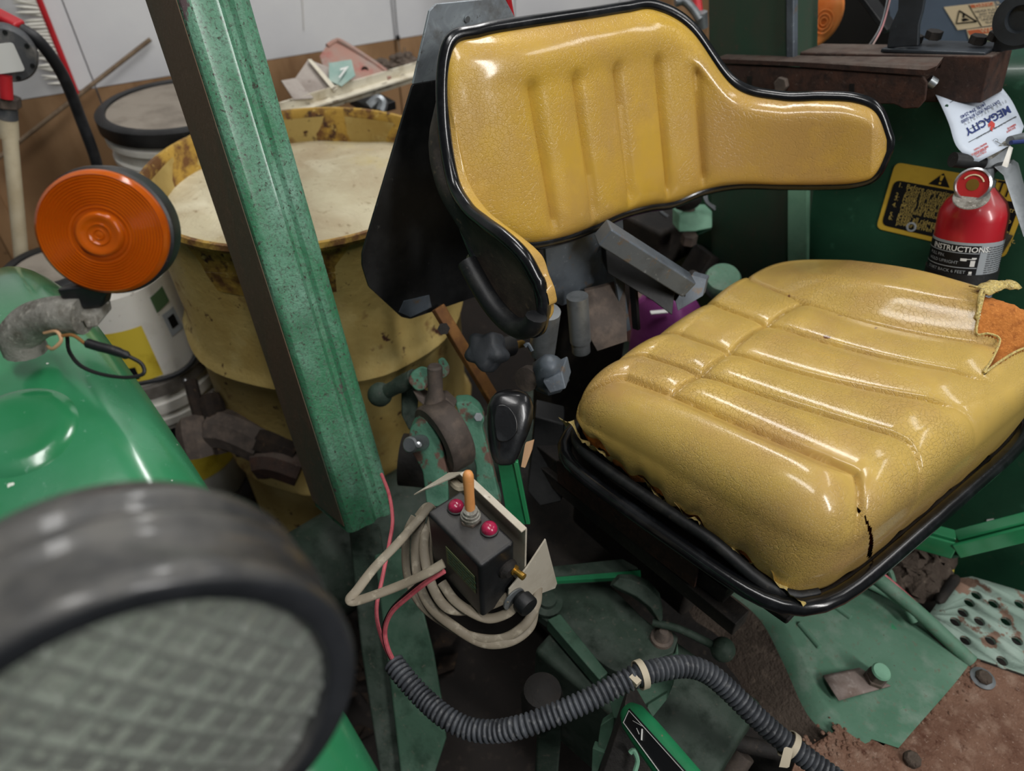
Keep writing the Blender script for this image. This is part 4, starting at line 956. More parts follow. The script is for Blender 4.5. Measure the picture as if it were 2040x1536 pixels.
m = MB(); m.lathe([(.0052, 0), (.0058, L_ * .2), (.0056, L_ * .5), (.0062, L_ * .85), (.0060, L_ * .95), (.0045, L_ * 1.02), (.002, L_ * 1.05), (0, L_ * 1.055)], tg + V((0, 0, .013)), ta, 20); m.build('toggle_lever', K['toggle'], bx)
for u, v in ((909, 1013), (975, 1057)):
    q = topz(u, v); m = MB(); m.lathe([(.0105, 0), (.0105, .0025), (.0088, .0035)], q, (0, 0, 1), 28, caps=False)
    b_ = m.build('button_bezel', K['blackplastic'], bx)
    m = MB(); m.lathe([(.0092, .0005), (.0092, .004), (.0080, .0078), (.005, .0102), (0, .011)], q, (0, 0, 1), 28); m.build('red_button', K['redlens'], bx)
def fx_(u, v, d=0): return onX(u, v, BX1 + d)
q = fx_(1010, 1132); m = MB(); m.lathe([(.013, 0), (.0125, .003), (.009, .006), (.0075, .008)], q, (1, 0, 0), 20); m.build('grommet', K['black_dirty'], bx)
m = MB(); m.lathe([(.006, .004), (.006, .009), (.0035, .0095), (.0035, .016), (.0042, .0165), (.0042, .022), (0, .023)], q + V((0, .004, 0)), (1, .1, .05), 16); m.build('brass_terminal', K['brass'], bx)
q = onX(1030, 1186, BX1 + .007); m = MB(); m.lathe([(.0155, 0), (.0155, .002), (0, .003)], q + V((0, -.006, 0)), (1, 0, 0), 28); m.build('washer', K['lightsteel'], bx)
kx = q + V((.003, 0, 0)); m = MB(); rg = []
for h, s in ((0, .7), (.004, .75), (.005, 1), (.017, 1), (.019, .93), (.0195, 0.05)):
    rg.append([kx + V((h, s * (.0128 + .0004 * (k % 2)) * math.cos(2 * math.pi * k / 60), s * (.0128 + .0004 * (k % 2)) * math.sin(2 * math.pi * k / 60))) for k in range(60)])
m.loft(rg); m.build('thumb_knob', K['rubber_m'], bx, ang=50)
# cream bracket
brk = thing('mounting_bracket', (-.09, -.44, .80), 'bent cream steel bracket behind the black control box', 'bracket')
yb = BY1 + .012
m = MB(); m.prism([V((BX0 - .045, yb, BZ - .02)), V((BX0 - .01, yb, BZ + .012)), V((BX1 + .003, yb, BZ + .012)), V((BX1 + .003, yb, BZ - .10)), V((BX0 - .045, yb, BZ - .10))], (0, .0025, 0)); m.build('back_sheet', K['creamsteel'], brk)
m = MB(); m.prism([V((BX0 - .01, yb - .006, BZ + .012)), V((BX1 + .003, yb - .006, BZ + .012)), V((BX1 + .003, yb + .0025, BZ + .012)), V((BX0 - .01, yb + .0025, BZ + .012))], (0, 0, .0025)); m.build('top_flange', K['creamsteel'], brk, bevel=.0008)
fl = [(1085, 1072), (1108, 1160), (1104, 1170), (1050, 1190), (1022, 1196), (1010, 1186), (1012, 1172), (1048, 1128)]
m = MB(); m.prism([onX(u, v, BX1 + .004) for u, v in fl], (.0022, 0, 0)); m.build('end_flange', K['creamsteel'], brk, bevel=.0006)
m = MB(); m.prism([V((BX0 - .045, yb, BZ - .02)), V((BX0 - .01, yb, BZ + .012)), V((BX0 - .045, yb - .05, BZ - .02))], (0, 0, -.002)); m.build('side_flange', K['creamsteel'], brk)
m = MB(); m.tube(cr([P(905, 962, .86), P(918, 972, .85), P(940, 968, .85), P(955, 985, .85)], 4), .006, 8); m.build('tape_scrap', K['tie'], label='wrinkled pale tape on top of the cream bracket', cat='tape')
m = MB(); m.prism([P(u, v, .868) for u, v in [(895, 950), (912, 958), (920, 975), (905, 975)]], V((0, .003, 0))); m.build('tape_tail', K['tie'], label='short pale tape tail hanging from the green lift arm', cat='tape')

# ---- beige flat cable
def flat(path, name, parent, mt, w=.0062, h=.003, n=8, upv=None):
    m = MB(); m.tube(cr(path, n), w, 12, ry=h, up=upv); return m.build(name, mt, parent, ang=70)
cb = thing('cable_coil', P(950, 1280, .9), 'coiled beige flat cable hanging around the control box', 'cable')
flat([P(884, 1122, .80), P(850, 1142, .80), P(800, 1165, .81), P(745, 1186, .81), P(706, 1198, .81), P(698, 1192, .81), P(712, 1175, .82), P(745, 1132, .84), P(790, 1085, .86), P(830, 1040, .89), P(860, 1005, .9)], 'lead', cb, K['cable'], upv=(0, 0, 1))
flat([P(826, 1030, .90), P(812, 1060, .90), P(808, 1110, .90), P(815, 1160, .89), P(840, 1205, .88), P(885, 1240, .87), P(940, 1268, .86), P(1000, 1272, .86), P(1045, 1245, .86), P(1068, 1205, .87), P(1072, 1170, .88)], 'loop', cb, K['cable'])
flat([P(840, 1030, .90), P(828, 1080, .89), P(832, 1150, .88), P(855, 1205, .87), P(900, 1245, .86), P(960, 1280, .86), P(1015, 1278, .86), P(1055, 1250, .87), P(1066, 1210, .88)], 'loop', cb, K['cable'])
flat([P(848, 1045, .90), P(845, 1100, .88), P(860, 1165, .86), P(890, 1210, .85), P(935, 1215, .85), P(975, 1205, .84), P(1010, 1190, .83)], 'loop', cb, K['cable'])
flat([P(880, 1160, .86), P(905, 1195, .85), P(940, 1220, .84), P(975, 1232, .84), P(1010, 1222, .84), P(1030, 1205, .84)], 'loop', cb, K['cable'])
flat([P(832, 1030, .905), P(850, 1010, .905), P(862, 1025, .90), P(852, 1080, .895), P(855, 1130, .89)], 'loop', cb, K['cable'])
rw = thing('wire_pair', P(780, 1310, .92), 'pair of faded red wires entering the corrugated conduit', 'wire')
m = MB(); m.tube(cr([P(760, 945, 1.05), P(775, 985, 1.0), P(782, 1035, .96), P(776, 1080, .93), P(762, 1150, .90), P(750, 1215, .89), P(760, 1270, .89), P(785, 1325, .90)], 8), .0026, 8); m.build('red_wire', K['redwire'], rw)
m = MB(); m.tube(cr([P(885, 1138, .80), P(850, 1160, .81), P(812, 1190, .83), P(780, 1220, .85), P(767, 1255, .87), P(772, 1290, .88), P(788, 1325, .90)], 8), .003, 8); m.build('red_wire', K['redwire'], rw)
m = MB(); m.tube(cr([P(884, 1132, .803), P(848, 1152, .813), P(808, 1185, .835), P(778, 1216, .855), P(764, 1252, .875), P(770, 1290, .885), P(786, 1328, .90)], 8), .0022, 8); m.build('black_wire', K['blackwire'], rw)
# ---- corrugated conduit
cpath = cr([P(782, 1318, .90), P(808, 1352, .885), P(845, 1392, .87), P(890, 1430, .85), P(935, 1452, .84), P(985, 1457, .83), P(1040, 1447, .82), P(1100, 1425, .82), P(1160, 1400, .82), P(1220, 1370, .825), P(1270, 1346, .83), P(1320, 1333, .84), P(1370, 1328, .85), P(1412, 1342, .855), P(1455, 1378, .855), P(1500, 1422, .85), P(1560, 1475, .845), P(1620, 1520, .84), P(1690, 1570, .83)], 24)
# resample to even steps of rib pitch / 6
def even(path, step):
    out = [path[0]]; acc = 0
    for i in range(1, len(path)):
        a, b = path[i - 1], path[i]; d = (b - a).length
        while acc + d >= step:
            f = (step - acc) / d; a = lerp(a, b, f); out.append(a); d = (b - a).length; acc = 0
        acc += d
    return out
pitch = .0066; ep = even(cpath, pitch / 6); rad = [(.0098, .0118, .0134, .0137, .0134, .0118)[i % 6] for i in range(len(ep))]
cn = thing('corrugated_conduit', P(985, 1457, .86), 'grey corrugated split-loom conduit curving across the transmission', 'conduit')
m = MB(); m.tube(ep, rad, 16, caps=False); m.build('loom', K['conduit'], cn, ang=80)
m = MB(); m.tube([P(783, 1319, .899), P(790, 1328, .895)], .0095, 14); m.build('loom_mouth', K['blackwire'], cn)
def tie(u0, i, r=.0155):
    c = ep[i]; tn = (ep[i + 2] - ep[i - 2]).normalized()
    m = MB(); m.lathe([(r, -.004), (r + .0015, -.004), (r + .0015, .004), (r, .004), (r, -.004)], c, tn, 24, caps=False); return m, c, tn
def nearest(u, v):
    best = min(range(4, len(ep) - 4), key=lambda k: abs((CAM + (ep[k] - CAM)).x - ep[k].x) + ((P(u, v, (ep[k] - CAM).dot(FW)) - ep[k]).length)); return best
i1 = nearest(1278, 1348); m, c, tn = tie(0, i1); m.box(c + V((.002, -.014, .008)), (.012, .008, .008)); m.build('cable_tie', K['tie'], cn)
i2 = nearest(1572, 1485); m, c, tn = tie(0, i2); m.prism([P(u, v, .82) for u, v in [(1562, 1490), (1576, 1494), (1568, 1530), (1552, 1528)]], V((.001, .003, 0))); m.build('cable_tie', K['tie'], cn)
# ================================================================ transmission and housing
tm = thing('transmission_case', (0, -.1, FLOOR), 'dark oily transmission case under the seat', 'transmission')
m = MB(); m.beam((-.62, 0, .26), (.95, 0, .26), .40, .26); m.build('case', K['black_dirty'], tm, bevel=.03)
m = MB(); m.tube([V((-.55, -.55, .34)), V((-.55, .55, .34))], .10, 24); m.build('axle_housing', K['green_dust_dk'], tm)
m = MB(); m.beam((-.10, -.30, .40), (.20, -.26, .40), .16, .24); m.build('valve_block', K['green_dust_dk'], tm, bevel=.01)
hz = .55
hs = thing('housing_cover', onZ(1200, 1240, .50), 'dusty dark green housing cover plate behind the conduit', 'cover')
m = plate([(1068, 1222), (1104, 1157), (1202, 1152), (1297, 1246), (1328, 1244), (1352, 1268), (1342, 1300), (1232, 1340), (1212, 1330)], onZ, hz, (0, 0, -.02), .006); m.build('plate', K['green_dust_dk'], hs, bevel=.002)
m = plate([(1090, 1234), (1116, 1222), (1212, 1340), (1194, 1354)], onZ, hz + .012, (0, 0, -.03), .003); m.build('side_bar', K['green_mid'], hs, bevel=.002)
q = onZ(1318, 1272, hz); m = MB(); m.lathe([(.018, 0), (.017, .005), (.013, .007), (.010, .015), (.006, .022), (0, .023)], q, (0, 0, 1), 20); m.build('bolt', K['castiron'], hs)
m = plate([(1232, 1338), (1344, 1300), (1350, 1275), (1352, 1300), (1345, 1320), (1240, 1362)], onZ, hz - .02, (0, 0, -.03)); m.build('front_edge', K['green_mid'], hs, bevel=.003)
m = MB(); m.lathe([(.0, 0), (.024, 0), (.024, .008), (.014, .010), (.014, .018), (0, .02)], onZ(1090, 1205, hz), (0, 0, 1), 20); m.build('plug', K['green_dust_dk'], hs)
m = MB(); m.lathe([(.028, -.05), (.030, -.0), (.026, .02), (.012, .026), (0, .027)], onZ(1080, 1388, .56), (0, 0, 1), 24); m.build('oil_cap', K['black_dirty'], label='dark round cap on a green post below the conduit', cat='cap')
m = MB(); q = onZ(1098, 1400, .55); m.beam(q, q + V((.02, -.02, -.22)), .035, .03); m.build('green_stub', K['green_dust_dk'], label='green stub post standing below the conduit', cat='post', bevel=.004)
# link bar and dark lever casting
lb = thing('shift_link', onZ(1190, 1140, .58), 'dark green shift link with faceted arm, right of the control box', 'link')
m = plate([(1100, 1128), (1240, 1113), (1270, 1130), (1276, 1146), (1262, 1150), (1104, 1158)], onZ, .60, (0, 0, -.010)); m.build('bar', K['green_dust_dk'], lb, bevel=.001)
m = plate([(1104, 1150), (1276, 1136), (1277, 1148), (1104, 1158)], onZ, .603, (0, 0, -.008)); m.build('bar_edge', K['bright_green'], lb)
rg = []
for (u, v, hw, hh) in [(1225, 1155, 16, .010), (1245, 1160, 22, .014), (1275, 1172, 24, .018), (1300, 1195, 20, .018), (1312, 1222, 12, .012), (1316, 1236, 6, .006)]:
    c = P(u, v, 1.06); w_ = hw / FPX * 1.06; d = (P(1312, 1222, 1.06) - P(1245, 1160, 1.06)).normalized(); s_ = d.cross(FW).normalized(); n_ = s_.cross(d)
    rg.append([c + s_ * (w_ * a) + n_ * (hh * b) for a, b in ((1, 0), (.6, .9), (-.6, .9), (-1, 0), (-.6, -.9), (.6, -.9))])
m = MB(); m.loft(rg); m.build('faceted_arm', K['green_dust_dk'], lb, ang=25, bevel=.002)
m = MB(); m.tube(cr([P(1300, 1240, 1.06), P(1350, 1252, 1.05), P(1400, 1275, 1.04), P(1425, 1288, 1.03)], 5), .006, 10); m.ball(P(1440, 1294, 1.03), .018); m.build('ball_lever', K['green_dust_dk'], label='thin lever ending in a round ball beyond the housing cover', cat='lever')
# green clevis under the conduit
cv = thing('clevis_bracket', P(1270, 1440, .97), 'folded green clevis bracket under the conduit', 'bracket')
for k, (pix, d) in enumerate((([(1215, 1400), (1235, 1385), (1330, 1345), (1342, 1362), (1330, 1392), (1260, 1430), (1222, 1432)], .95), ([(1196, 1445), (1225, 1425), (1215, 1500), (1190, 1500), (1192, 1470)], .955), ([(1290, 1405), (1330, 1380), (1328, 1395), (1300, 1430), (1285, 1425)], .945), ([(1180, 1490), (1205, 1500), (1190, 1540), (1178, 1540)], .95))):
    pp = [P(u, v, d) for u, v in pix]; m = MB(); m.prism(pp, V((-.006, .012, -.006))); m.build('sheet', K['green_mid'], cv, bevel=.0015)
# shift lever with pictogram plate
sl = thing('shift_lever', P(1290, 1500, .80), 'green lever with black pictogram plate at the bottom centre', 'lever')
a, b = P(1252, 1418, .86), P(1380, 1580, .74)
d = (b - a).normalized(); sd_ = d.cross(FW).normalized(); nn = sd_.cross(d).normalized()
if nn.dot(CAM - a) < 0: nn = -nn
def sring(c, w_, h_): return [c + sd_ * (w_ * math.cos(t_)) + nn * (h_ * math.sin(t_)) for t_ in [2 * math.pi * k / 24 for k in range(24)]]
m = MB(); m.loft([sring(a - d * .006, .004, .004), sring(a, .013, .011), sring(a + d * .012, .018, .014), sring(lerp(a, b, .3), .020, .015), sring(lerp(a, b, .6), .021, .015), sring(b, .022, .016)]); m.build('tube', K['bright_green'], sl, ang=60)
fo_ = lambda f, s_: lerp(a, b, f) + sd_ * s_ + nn * .0145
if sd_.dot(RT) < 0: sg = -1
else: sg = 1
m = MB(); m.prism([fo_(.12, -.008 * sg), fo_(.10, .010 * sg), fo_(1, .016 * sg), fo_(1, -.010 * sg)], nn * .002); pl_ = m.build('pictogram_plate', K['black_print'], sl, bevel=.001)
def bar_(f0, s0, f1, s1, w_, mt, nm='pictogram'):
    m = MB(); p0, p1 = fo_(f0, s0 * sg) + nn * .0023, fo_(f1, s1 * sg) + nn * .0023; m.beam(p0, p1, w_, .0004, sd_.cross(p1 - p0) if False else nn.cross(p1 - p0)); m.build(nm, mt, pl_)
bar_(.14, -.0065, .12, .008, .0008, K['white_print']); bar_(.14, -.0065, .98, -.0085, .0022, K['white_print']); bar_(.12, .008, .98, .014, .0008, K['white_print'])
bar_(.42, -.002, .36, .007, .0032, K['white_print']); bar_(.30, .002, .36, .0, .0010, K['white_print']); bar_(.22, .004, .34, .009, .0006, K['white_print'])
m = MB(); m.prism([P(u, v, .87) for u, v in [(1240, 1425), (1255, 1445), (1345, 1600), (1180, 1600)]], V((-.03, .05, -.02))); m.build('lever_web', K['black_dirty'], sl, bevel=.002)
m = MB(); m.tube(cr([P(1255, 1500, .855), P(1262, 1495, .855), P(1270, 1515, .855), P(1264, 1540, .855)], 4), .003, 8); m.build('spring_clip', K['aqua'], sl)
# low pipes near the bottom
for k, (aa, bb, r_, mt, lab_) in enumerate((((1400, 1465), (1560, 1500), .012, 'black_dirty', 'dark pipe lying low below the conduit'), ((1360, 1540), (1420, 1485), .024, 'black_dirty', 'dark cylinder end at the bottom edge'), ((1440, 1560), (1480, 1500), .018, 'castiron', 'grey fitting beside the dark cylinder at the bottom edge'))):
    m = MB(); m.tube([P(*aa, 1.05), P(*bb, 1.05)], r_, 16); m.build('pipe_fitting', K[mt], label=lab_, cat='pipe', ang=50, group='low pipe fittings at the bottom edge')

t = thing('paper_scrap', P(1125, 960, 1.15), 'torn pale paper scrap lying in the dark below the seat', 'scrap')
m = MB(); m.prism([P(u, v, d) for u, v, d in [(1108, 945, 1.15), (1118, 930, 1.15), (1136, 950, 1.14), (1128, 968, 1.14)]], V((0, .002, -.002))); m.build('pink_piece', K['pinkplastic'], t)
m = MB(); m.prism([P(u, v, d) for u, v, d in [(1105, 965, 1.16), (1130, 968, 1.15), (1165, 985, 1.15), (1140, 1000, 1.15), (1115, 985, 1.16)]], V((0, .002, -.002))); m.build('grey_piece', K['grey_lid'], t)
m = MB(); m.prism([P(u, v, .93) for u, v in [(1046, 885), (1062, 880), (1058, 900), (1046, 932), (1038, 930)]], V((-.002, .004, 0))); m.build('tan_strip', K['tanwire'], label='tan cardboard strip behind the black lever knob', cat='strip')
m = MB(); m.prism([P(u, v, 1.12) for u, v in [(1065, 830), (1125, 845), (1120, 1000), (1075, 1010), (1050, 980)]], V((-.03, .03, 0))); m.build('black_slab', K['black'], label='black upright shield between lever and seat rail', cat='slab', bevel=.003)  # plain black piece filling the dark band beside the lever
# ================================================================ platform
PZ = .45
pf = thing('operator_platform', (.2, .05, .40), 'dusty green platform cover with raised ribs in front of the seat', 'platform')
m = MB()
ridge = [onZ(u, v, PZ) for u, v in [(1430, 1130), (1480, 1165), (1544, 1219), (1590, 1300), (1641, 1405), (1690, 1450), (1732, 1478)]]
right = [onZ(u, v, PZ) for u, v in [(1650, 1130), (1690, 1150), (1720, 1170), (1806, 1215), (1880, 1290), (1937, 1312), (1790, 1490)]]
ridge = cr(ridge, 6); right = cr(right, 6)
drop = []
for p in ridge: drop.append(p + V((-.045, -.075, -.14)))
mid = [p + V((-.012, -.020, -.018)) for p in ridge]; edge = [p + V((.0, .006, .0)) for p in ridge]
G = [[p - V((.004, .008, .012)) for p in mid], mid, ridge, edge] + [[lerp(e_, r__, f) for e_, r__ in zip(edge, right)] for f in (.33, .66, 1)] + [[p + V((0, 0, -.02)) for p in right]]
m.grid(G); m.build('cover', K['green_dust'], pf, ang=60)
m = MB(); mg = [[p + V((-.012 - .055 * f, -.020 - .085 * f, -.018 - .06 * f + .005 * math.sin(k * .9) * f)) for k, p in enumerate(ridge)] for f in (0, .25, .5, .8, 1.1, 1.5, 2.0)]
m.grid(mg); m.build('muddy_flank', K['mud'], pf, ang=60)
for (u0, v0, u1, v1) in ((1655, 1202, 1696, 1232), (1590, 1240, 1634, 1292)):
    p0, p1 = onZ(u0, v0, PZ), onZ(u1, v1, PZ); m = MB(); m.tube([p0, lerp(p0, p1, .05), lerp(p0, p1, .95), p1], [.001, .0055, .0055, .001], 10); m.build('raised_rib', K['green_dust'], pf)
# clip and bolt on the cover
cl = thing('hold_down_clip', onZ(1720, 1360, PZ), 'curved steel clip under a hex bolt on the green platform', 'clip')
G = []
for k in range(9):
    f = k / 8; a_, b_ = lerp(V((1640, 1345, 0)), V((1672, 1396, 0)), f), lerp(V((1712, 1330, 0)), V((1775, 1366, 0)), f)
    G.append([onZ(lerp(a_.x, b_.x, g), lerp(a_.y, b_.y, g), PZ + .012 + .007 * math.sin(f * math.pi) * (1 - g) - .006 * g) for g in (0, .33, .66, 1)])
m = MB(); m.grid(G); o = m.build('strap', K['lightrust'], cl); o.modifiers.new('thick', 'SOLIDIFY').thickness = .003
q = onZ(1742, 1352, PZ + .008); m = MB(); m.lathe([(.017, 0), (.017, .008), (0, .009)], q, (.1, 0, 1), 6); m.build('washer', K['castiron'], cl, ang=20)
m = MB(); m.hexb(q + V((0, 0, .008)), (.1, .0, 1), .0145, .018); m.build('bolt_head', K['castiron'], cl, bevel=.002)
m = MB(); m.lathe([(.0145, 0), (.0125, .003), (0, .0035)], q + V((.0018, 0, .026)), (.1, 0, 1), 24); m.build('bolt_cap', K['aqua'], cl)
# rusted floor plate
rp = thing('floor_plate', onZ(1900, 1480, .43), 'heavily rusted floor plate with paint flakes at the lower right corner', 'plate')
m = MB(); pts = [onZ(u, v, PZ - .004) for u, v in [(1690, 1440), (1760, 1485), (1890, 1365), (1937, 1312), (2120, 1375), (2300, 1700), (1500, 1760), (1590, 1500)]]
m.prism(pts, (0, 0, -.012)); m.build('plate', K['rust_plate'], rp, bevel=.001)
m = MB()
for k in range(220):
    u = random.uniform(1600, 1960); v = lerp(1480, 1330, (u - 1640) / 300) + random.gauss(8, 22)
    q = onZ(u, v, PZ - .003); m.ball(q, random.uniform(.0015, .0045), k=.5, n=6, m=4)
m.build('rust_crumbs', K['rust_plate'], rp, kind='stuff')
for (u, v, w_) in ((1957, 1352, 1), (1815, 1515, 0)):
    q = onZ(u, v, PZ - .003)
    bo = thing('floor_bolt', q, 'pale washered bolt beside the step plate' if w_ else 'dark rusty bolt head at the bottom edge of the rusted plate', 'bolt', 'floor plate bolts')
    if w_: m = MB(); m.lathe([(.0185, 0), (.0185, .002), (.010, .004)], q, (0, 0, 1), 28); m.build('washer', K['lightsteel'], bo)
    m = MB(); m.lathe([(.0125, .001), (.0125, .007), (.009, .011), (0, .0115)], q, (0, 0, 1), 8); m.build('head', K['mud'], bo, ang=30)
# perforated step plate with real holes
from mathutils.geometry import tessellate_polygon
sp_ = thing('step_plate', onZ(1980, 1250, .44), 'perforated step plate with peeling sage paint right of the platform', 'step')
out = [onZ(u, v, PZ) for u, v in [(1868, 1262), (1850, 1225), (1900, 1155), (1935, 1150), (2120, 1205), (2120, 1372), (1945, 1312)]]
hol = []
for (u, v) in ((1944, 1187), (1930, 1202), (1978, 1204), (1917, 1222), (1902, 1240), (1950, 1239), (2003, 1239), (2052, 1238), (1972, 1277), (2025, 1278), (1995, 1318), (1922, 1277), (2050, 1322), (2030, 1205)):
    c = onZ(u, v, PZ); r_ = .0088; hol.append((c, [c + V((r_ * math.cos(-a_), r_ * math.sin(-a_), 0)) for a_ in [2 * math.pi * k / 16 for k in range(16)]]))
loops = [out] + [h[1] for h in hol]; flatv = [p for l in loops for p in l]
tri = tessellate_polygon(loops); m = MB(); m.add(flatv, [tuple(t_) for t_ in tri]); o = m.build('plate', K['step_plate'], sp_); o.modifiers.new('sheet', 'SOLIDIFY').thickness = .003
for c, lp_ in hol:
    m = MB(); m.lathe([(.0126, .000), (.0115, .0025), (.0098, .0030), (.0088, .0012), (.0088, -.004)], c, (0, 0, 1), 20, caps=False); m.build('raised_hole_rim', K['step_plate'], sp_)
m = MB(); m.box((.42, .26, .30), (.36, .30, .02)); m.build('underfloor', K['black_dirty'], label='dark underfloor tray below the step plate', cat='tray')
# paint flakes
m = MB(); pp = [onZ(u, v, PZ + .0015) for u, v in [(1940, 1295), (1965, 1285), (1972, 1300), (1955, 1304)]]; m.prism(pp, (0, 0, .0008)); m.build('paint_flake', K['aqua'], label='loose pale green paint flake on the step plate', cat='flake')
# pipes and wires beside the platform
m = MB(); m.tube(cr([P(1690, 1110, 1.22), P(1745, 1150, 1.20), P(1830, 1220, 1.18), P(1935, 1318, 1.15)], 6), .0115, 14); m.build('hydraulic_line', K['green_dust'], label='grey green hydraulic line running along the platform edge', cat='pipe')
m = MB(); m.tube(cr([P(1700, 1150, 1.21), P(1760, 1180, 1.20), P(1800, 1205, 1.19), P(1822, 1240, 1.18)], 6), .006, 10); m.build('brake_line', K['green_dust'], label='thin green brake line beside the hydraulic line', cat='pipe')
m = MB(); m.tube(cr([P(1740, 1128, 1.21), P(1790, 1170, 1.20), P(1850, 1225, 1.19), P(1875, 1250, 1.18)], 6), .0028, 8); m.build('floor_wire', K['redwire'], label='faded red wire on the hydraulic line by the step plate', cat='wire')
m = MB(); m.tube(cr([P(1745, 1120, 1.24), P(1770, 1135, 1.23), P(1780, 1160, 1.22)], 6), .005, 8); m.build('short_hose', K['green_dust'], label='short curved green hose under the seat front edge', cat='hose')
# muddy casting under the rail
m = MB()
for (u, v, d, r_) in ((1815, 1120, 1.30, .045), (1845, 1130, 1.29, .04), (1800, 1150, 1.27, .03), (1835, 1165, 1.26, .035), (1870, 1105, 1.32, .03), (1820, 1085, 1.33, .03)):
    m.ball(P(u, v, d), r_, k=.8, n=14, m=8)
for i_, p in enumerate(m.v): m.v[i_] = p + V((random.gauss(0, .003), random.gauss(0, .003), random.gauss(0, .003)))
m.build('mud_lump', K['mud'], label='lumpy dried mud on a casting under the green rail', cat='mud')
m = MB(); m.tube(cr([P(1868, 1200, 1.22), P(1890, 1170, 1.24), P(1905, 1150, 1.26)], 5), [.004] + [.009] * 9 + [.006], 10); m.build('rubber_sleeve', K['black_dirty'], label='dark rubber sleeve between the mud and the step plate', cat='sleeve')
m = MB(); m.prism([P(u, v, 1.34) for u, v in [(1865, 1120), (1905, 1125), (1900, 1150), (1875, 1150)]], V((-.03, .03, 0))); m.build('yellow_casting', K['yellowlabel'], label='small yellow painted casting behind the green rail bend', cat='casting', bevel=.003)
m = MB(); m.prism([P(u, v, 1.48) for u, v in [(1850, 1000), (1945, 1015), (1935, 1075), (1855, 1080)]], V((-.03, .04, 0))); m.build('rusty_tin', K['orangebar'], label='dim brown tin above the green rail', cat='tin', bevel=.003)
# green rail
rl = thing('step_rail', P(1900, 1110, 1.18), 'bent green channel rail above the step plate at the right edge', 'rail')
r0, r1, r2 = P(1760, 1058, 1.22), P(1903, 1098, 1.18), P(2120, 1045, 1.10)
for nm, off, w_, h_, mt in (('web', V((0, 0, 0)), .006, .040, 'green'), ('upper_flange', V((-.012, .014, .016)), .022, .010, 'green'), ):
    m = MB(); 
    for a_, b_ in ((r0, r1), (r1, r2)): m.beam(a_ + off, b_ + off, w_, h_)
    m.build(nm, K[mt], rl, bevel=.003)
m = MB()
for a_, b_ in ((r0, r1), (r1, r2)): m.beam(a_ + V((-.004, .006, -.018)), b_ + V((-.004, .006, -.018)), .018, .006)
m.build('lower_flange', K['green_dk'], rl, bevel=.002)

# ================================================================ far fender, decal
def FP(X, z, off=0): return V((X, .42 + .2154 * (z - .45), z)) + V((0, -.977, .21)) * off
fnv = V((0, .977, -.21))
def onF(u, v, off=0): return PL(u, v, FP(0, .45, off), fnv)
ff = thing('fender', (.2, .5, .3), 'dark green far fender panel behind the fire extinguisher', 'fender', 'rear fenders')
arc = []
for k in range(41):
    th = lerp(math.radians(165), math.radians(20), k / 40); arc.append((.2 + 1.0 * math.cos(th), .17 + 1.0 * math.sin(th)))
pts = [FP(x, z) for x, z in arc] + [FP(.99, .30), FP(-.62, .30)]
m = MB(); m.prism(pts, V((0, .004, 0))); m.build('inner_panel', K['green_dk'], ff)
G = []
for x, z in arc:
    b_ = FP(x, z); nrm = V((x - .2, 0, z - .17)).normalized(); row = []
    for k in range(6):
        a_ = math.pi / 2 * k / 5; row.append(b_ + V((0, .05 * (1 - math.cos(a_)), 0)) + nrm * (.05 * math.sin(a_)))
    row += [row[-1] + V((0, .12, .004)), row[-1] + V((0, .30, -.01)), row[-1] + V((0, .34, -.05))]
    G.append(row)
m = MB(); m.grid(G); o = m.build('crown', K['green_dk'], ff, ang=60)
# pale patch painted for daylight through a slot in the panel
m = MB(); m.prism([onF(u, v, .001) for u, v in [(1966, 1035), (1980, 1033), (1976, 1052), (1964, 1052)]], V((0, -.0006, 0))); m.build('daylight_patch', K['white_print'], ff)
# caution decal
dc = thing('caution_decal', onF(1850, 480, .002), 'yellow and black caution decal on the far green fender', 'decal')
dO = onF(1745, 455, .0015); dX = (onF(2002, 515, .0015) - dO); dW = dX.length; dX.normalize(); dY = (onF(1778, 322, .0015) - dO); dY = (dY - dX * dY.dot(dX)); dH = dY.length; dY.normalize(); dN = dX.cross(dY)
if dN.dot(CAM - dO) < 0: dN = -dN
def D(x, y, n=0): return dO + dX * (x * dW) + dY * (y * dH) + dN * n
def rrect(x0, y0, x1, y1, n, r=.012): return rpoly([D(x0, y0, n), D(x1, y0, n), D(x1, y1, n), D(x0, y1, n)], r, 5)
m = MB(); m.prism(rrect(0, 0, 1, 1, 0), -dN * .0004); m.build('yellow_ground', K['yellow_sign'], dc)
m = MB(); m.prism(rrect(.035, .07, .965, .755, .0006), -dN * .0004); m.build('black_field', K['black_print'], dc)
m = MB(); m.prism([D(.30, .785, .0006), D(.46, .785, .0006), D(.385, .965, .0006)], -dN * .0003); tri_ = m.build('alert_triangle', K['black_print'], dc)
m = MB(); m.prism([D(.374, .855, .0009), D(.388, .855, .0009), D(.395, .93, .0009), D(.367, .93, .0009)], -dN * .0002); m.prism([D(.373, .805, .0009), D(.389, .805, .0009), D(.389, .835, .0009), D(.373, .835, .0009)], -dN * .0002); m.build('exclamation_mark', K['yellow_sign'], tri_)
text('CAUTION', .034, D(.52, .80, .0008), dX, dY, K['black_print'], dc, bold=.0, squeeze=.75)
lines = ['1.  Before operating this tractor, read', '     Operator\'s Manual for complete instruc-', '     tions and safety information.', '2.  Keep all shields in place.', '3.  Hitch towed loads only to drawbar to', '     avoid rearward upset.', '4.  Make certain everyone is clear of', '     machine before starting engine or oper-', '     ation.', '5.  Keep all riders off tractor and equipment.', '6.  Keep hands, feet and clothing away from', '     power-driven parts.']
for k, s_ in enumerate(lines): text(s_, .0112, D(.075, .665 - .049 * k, .0009), dX, dY, K['dim_yellow_print'], dc, bold=0)
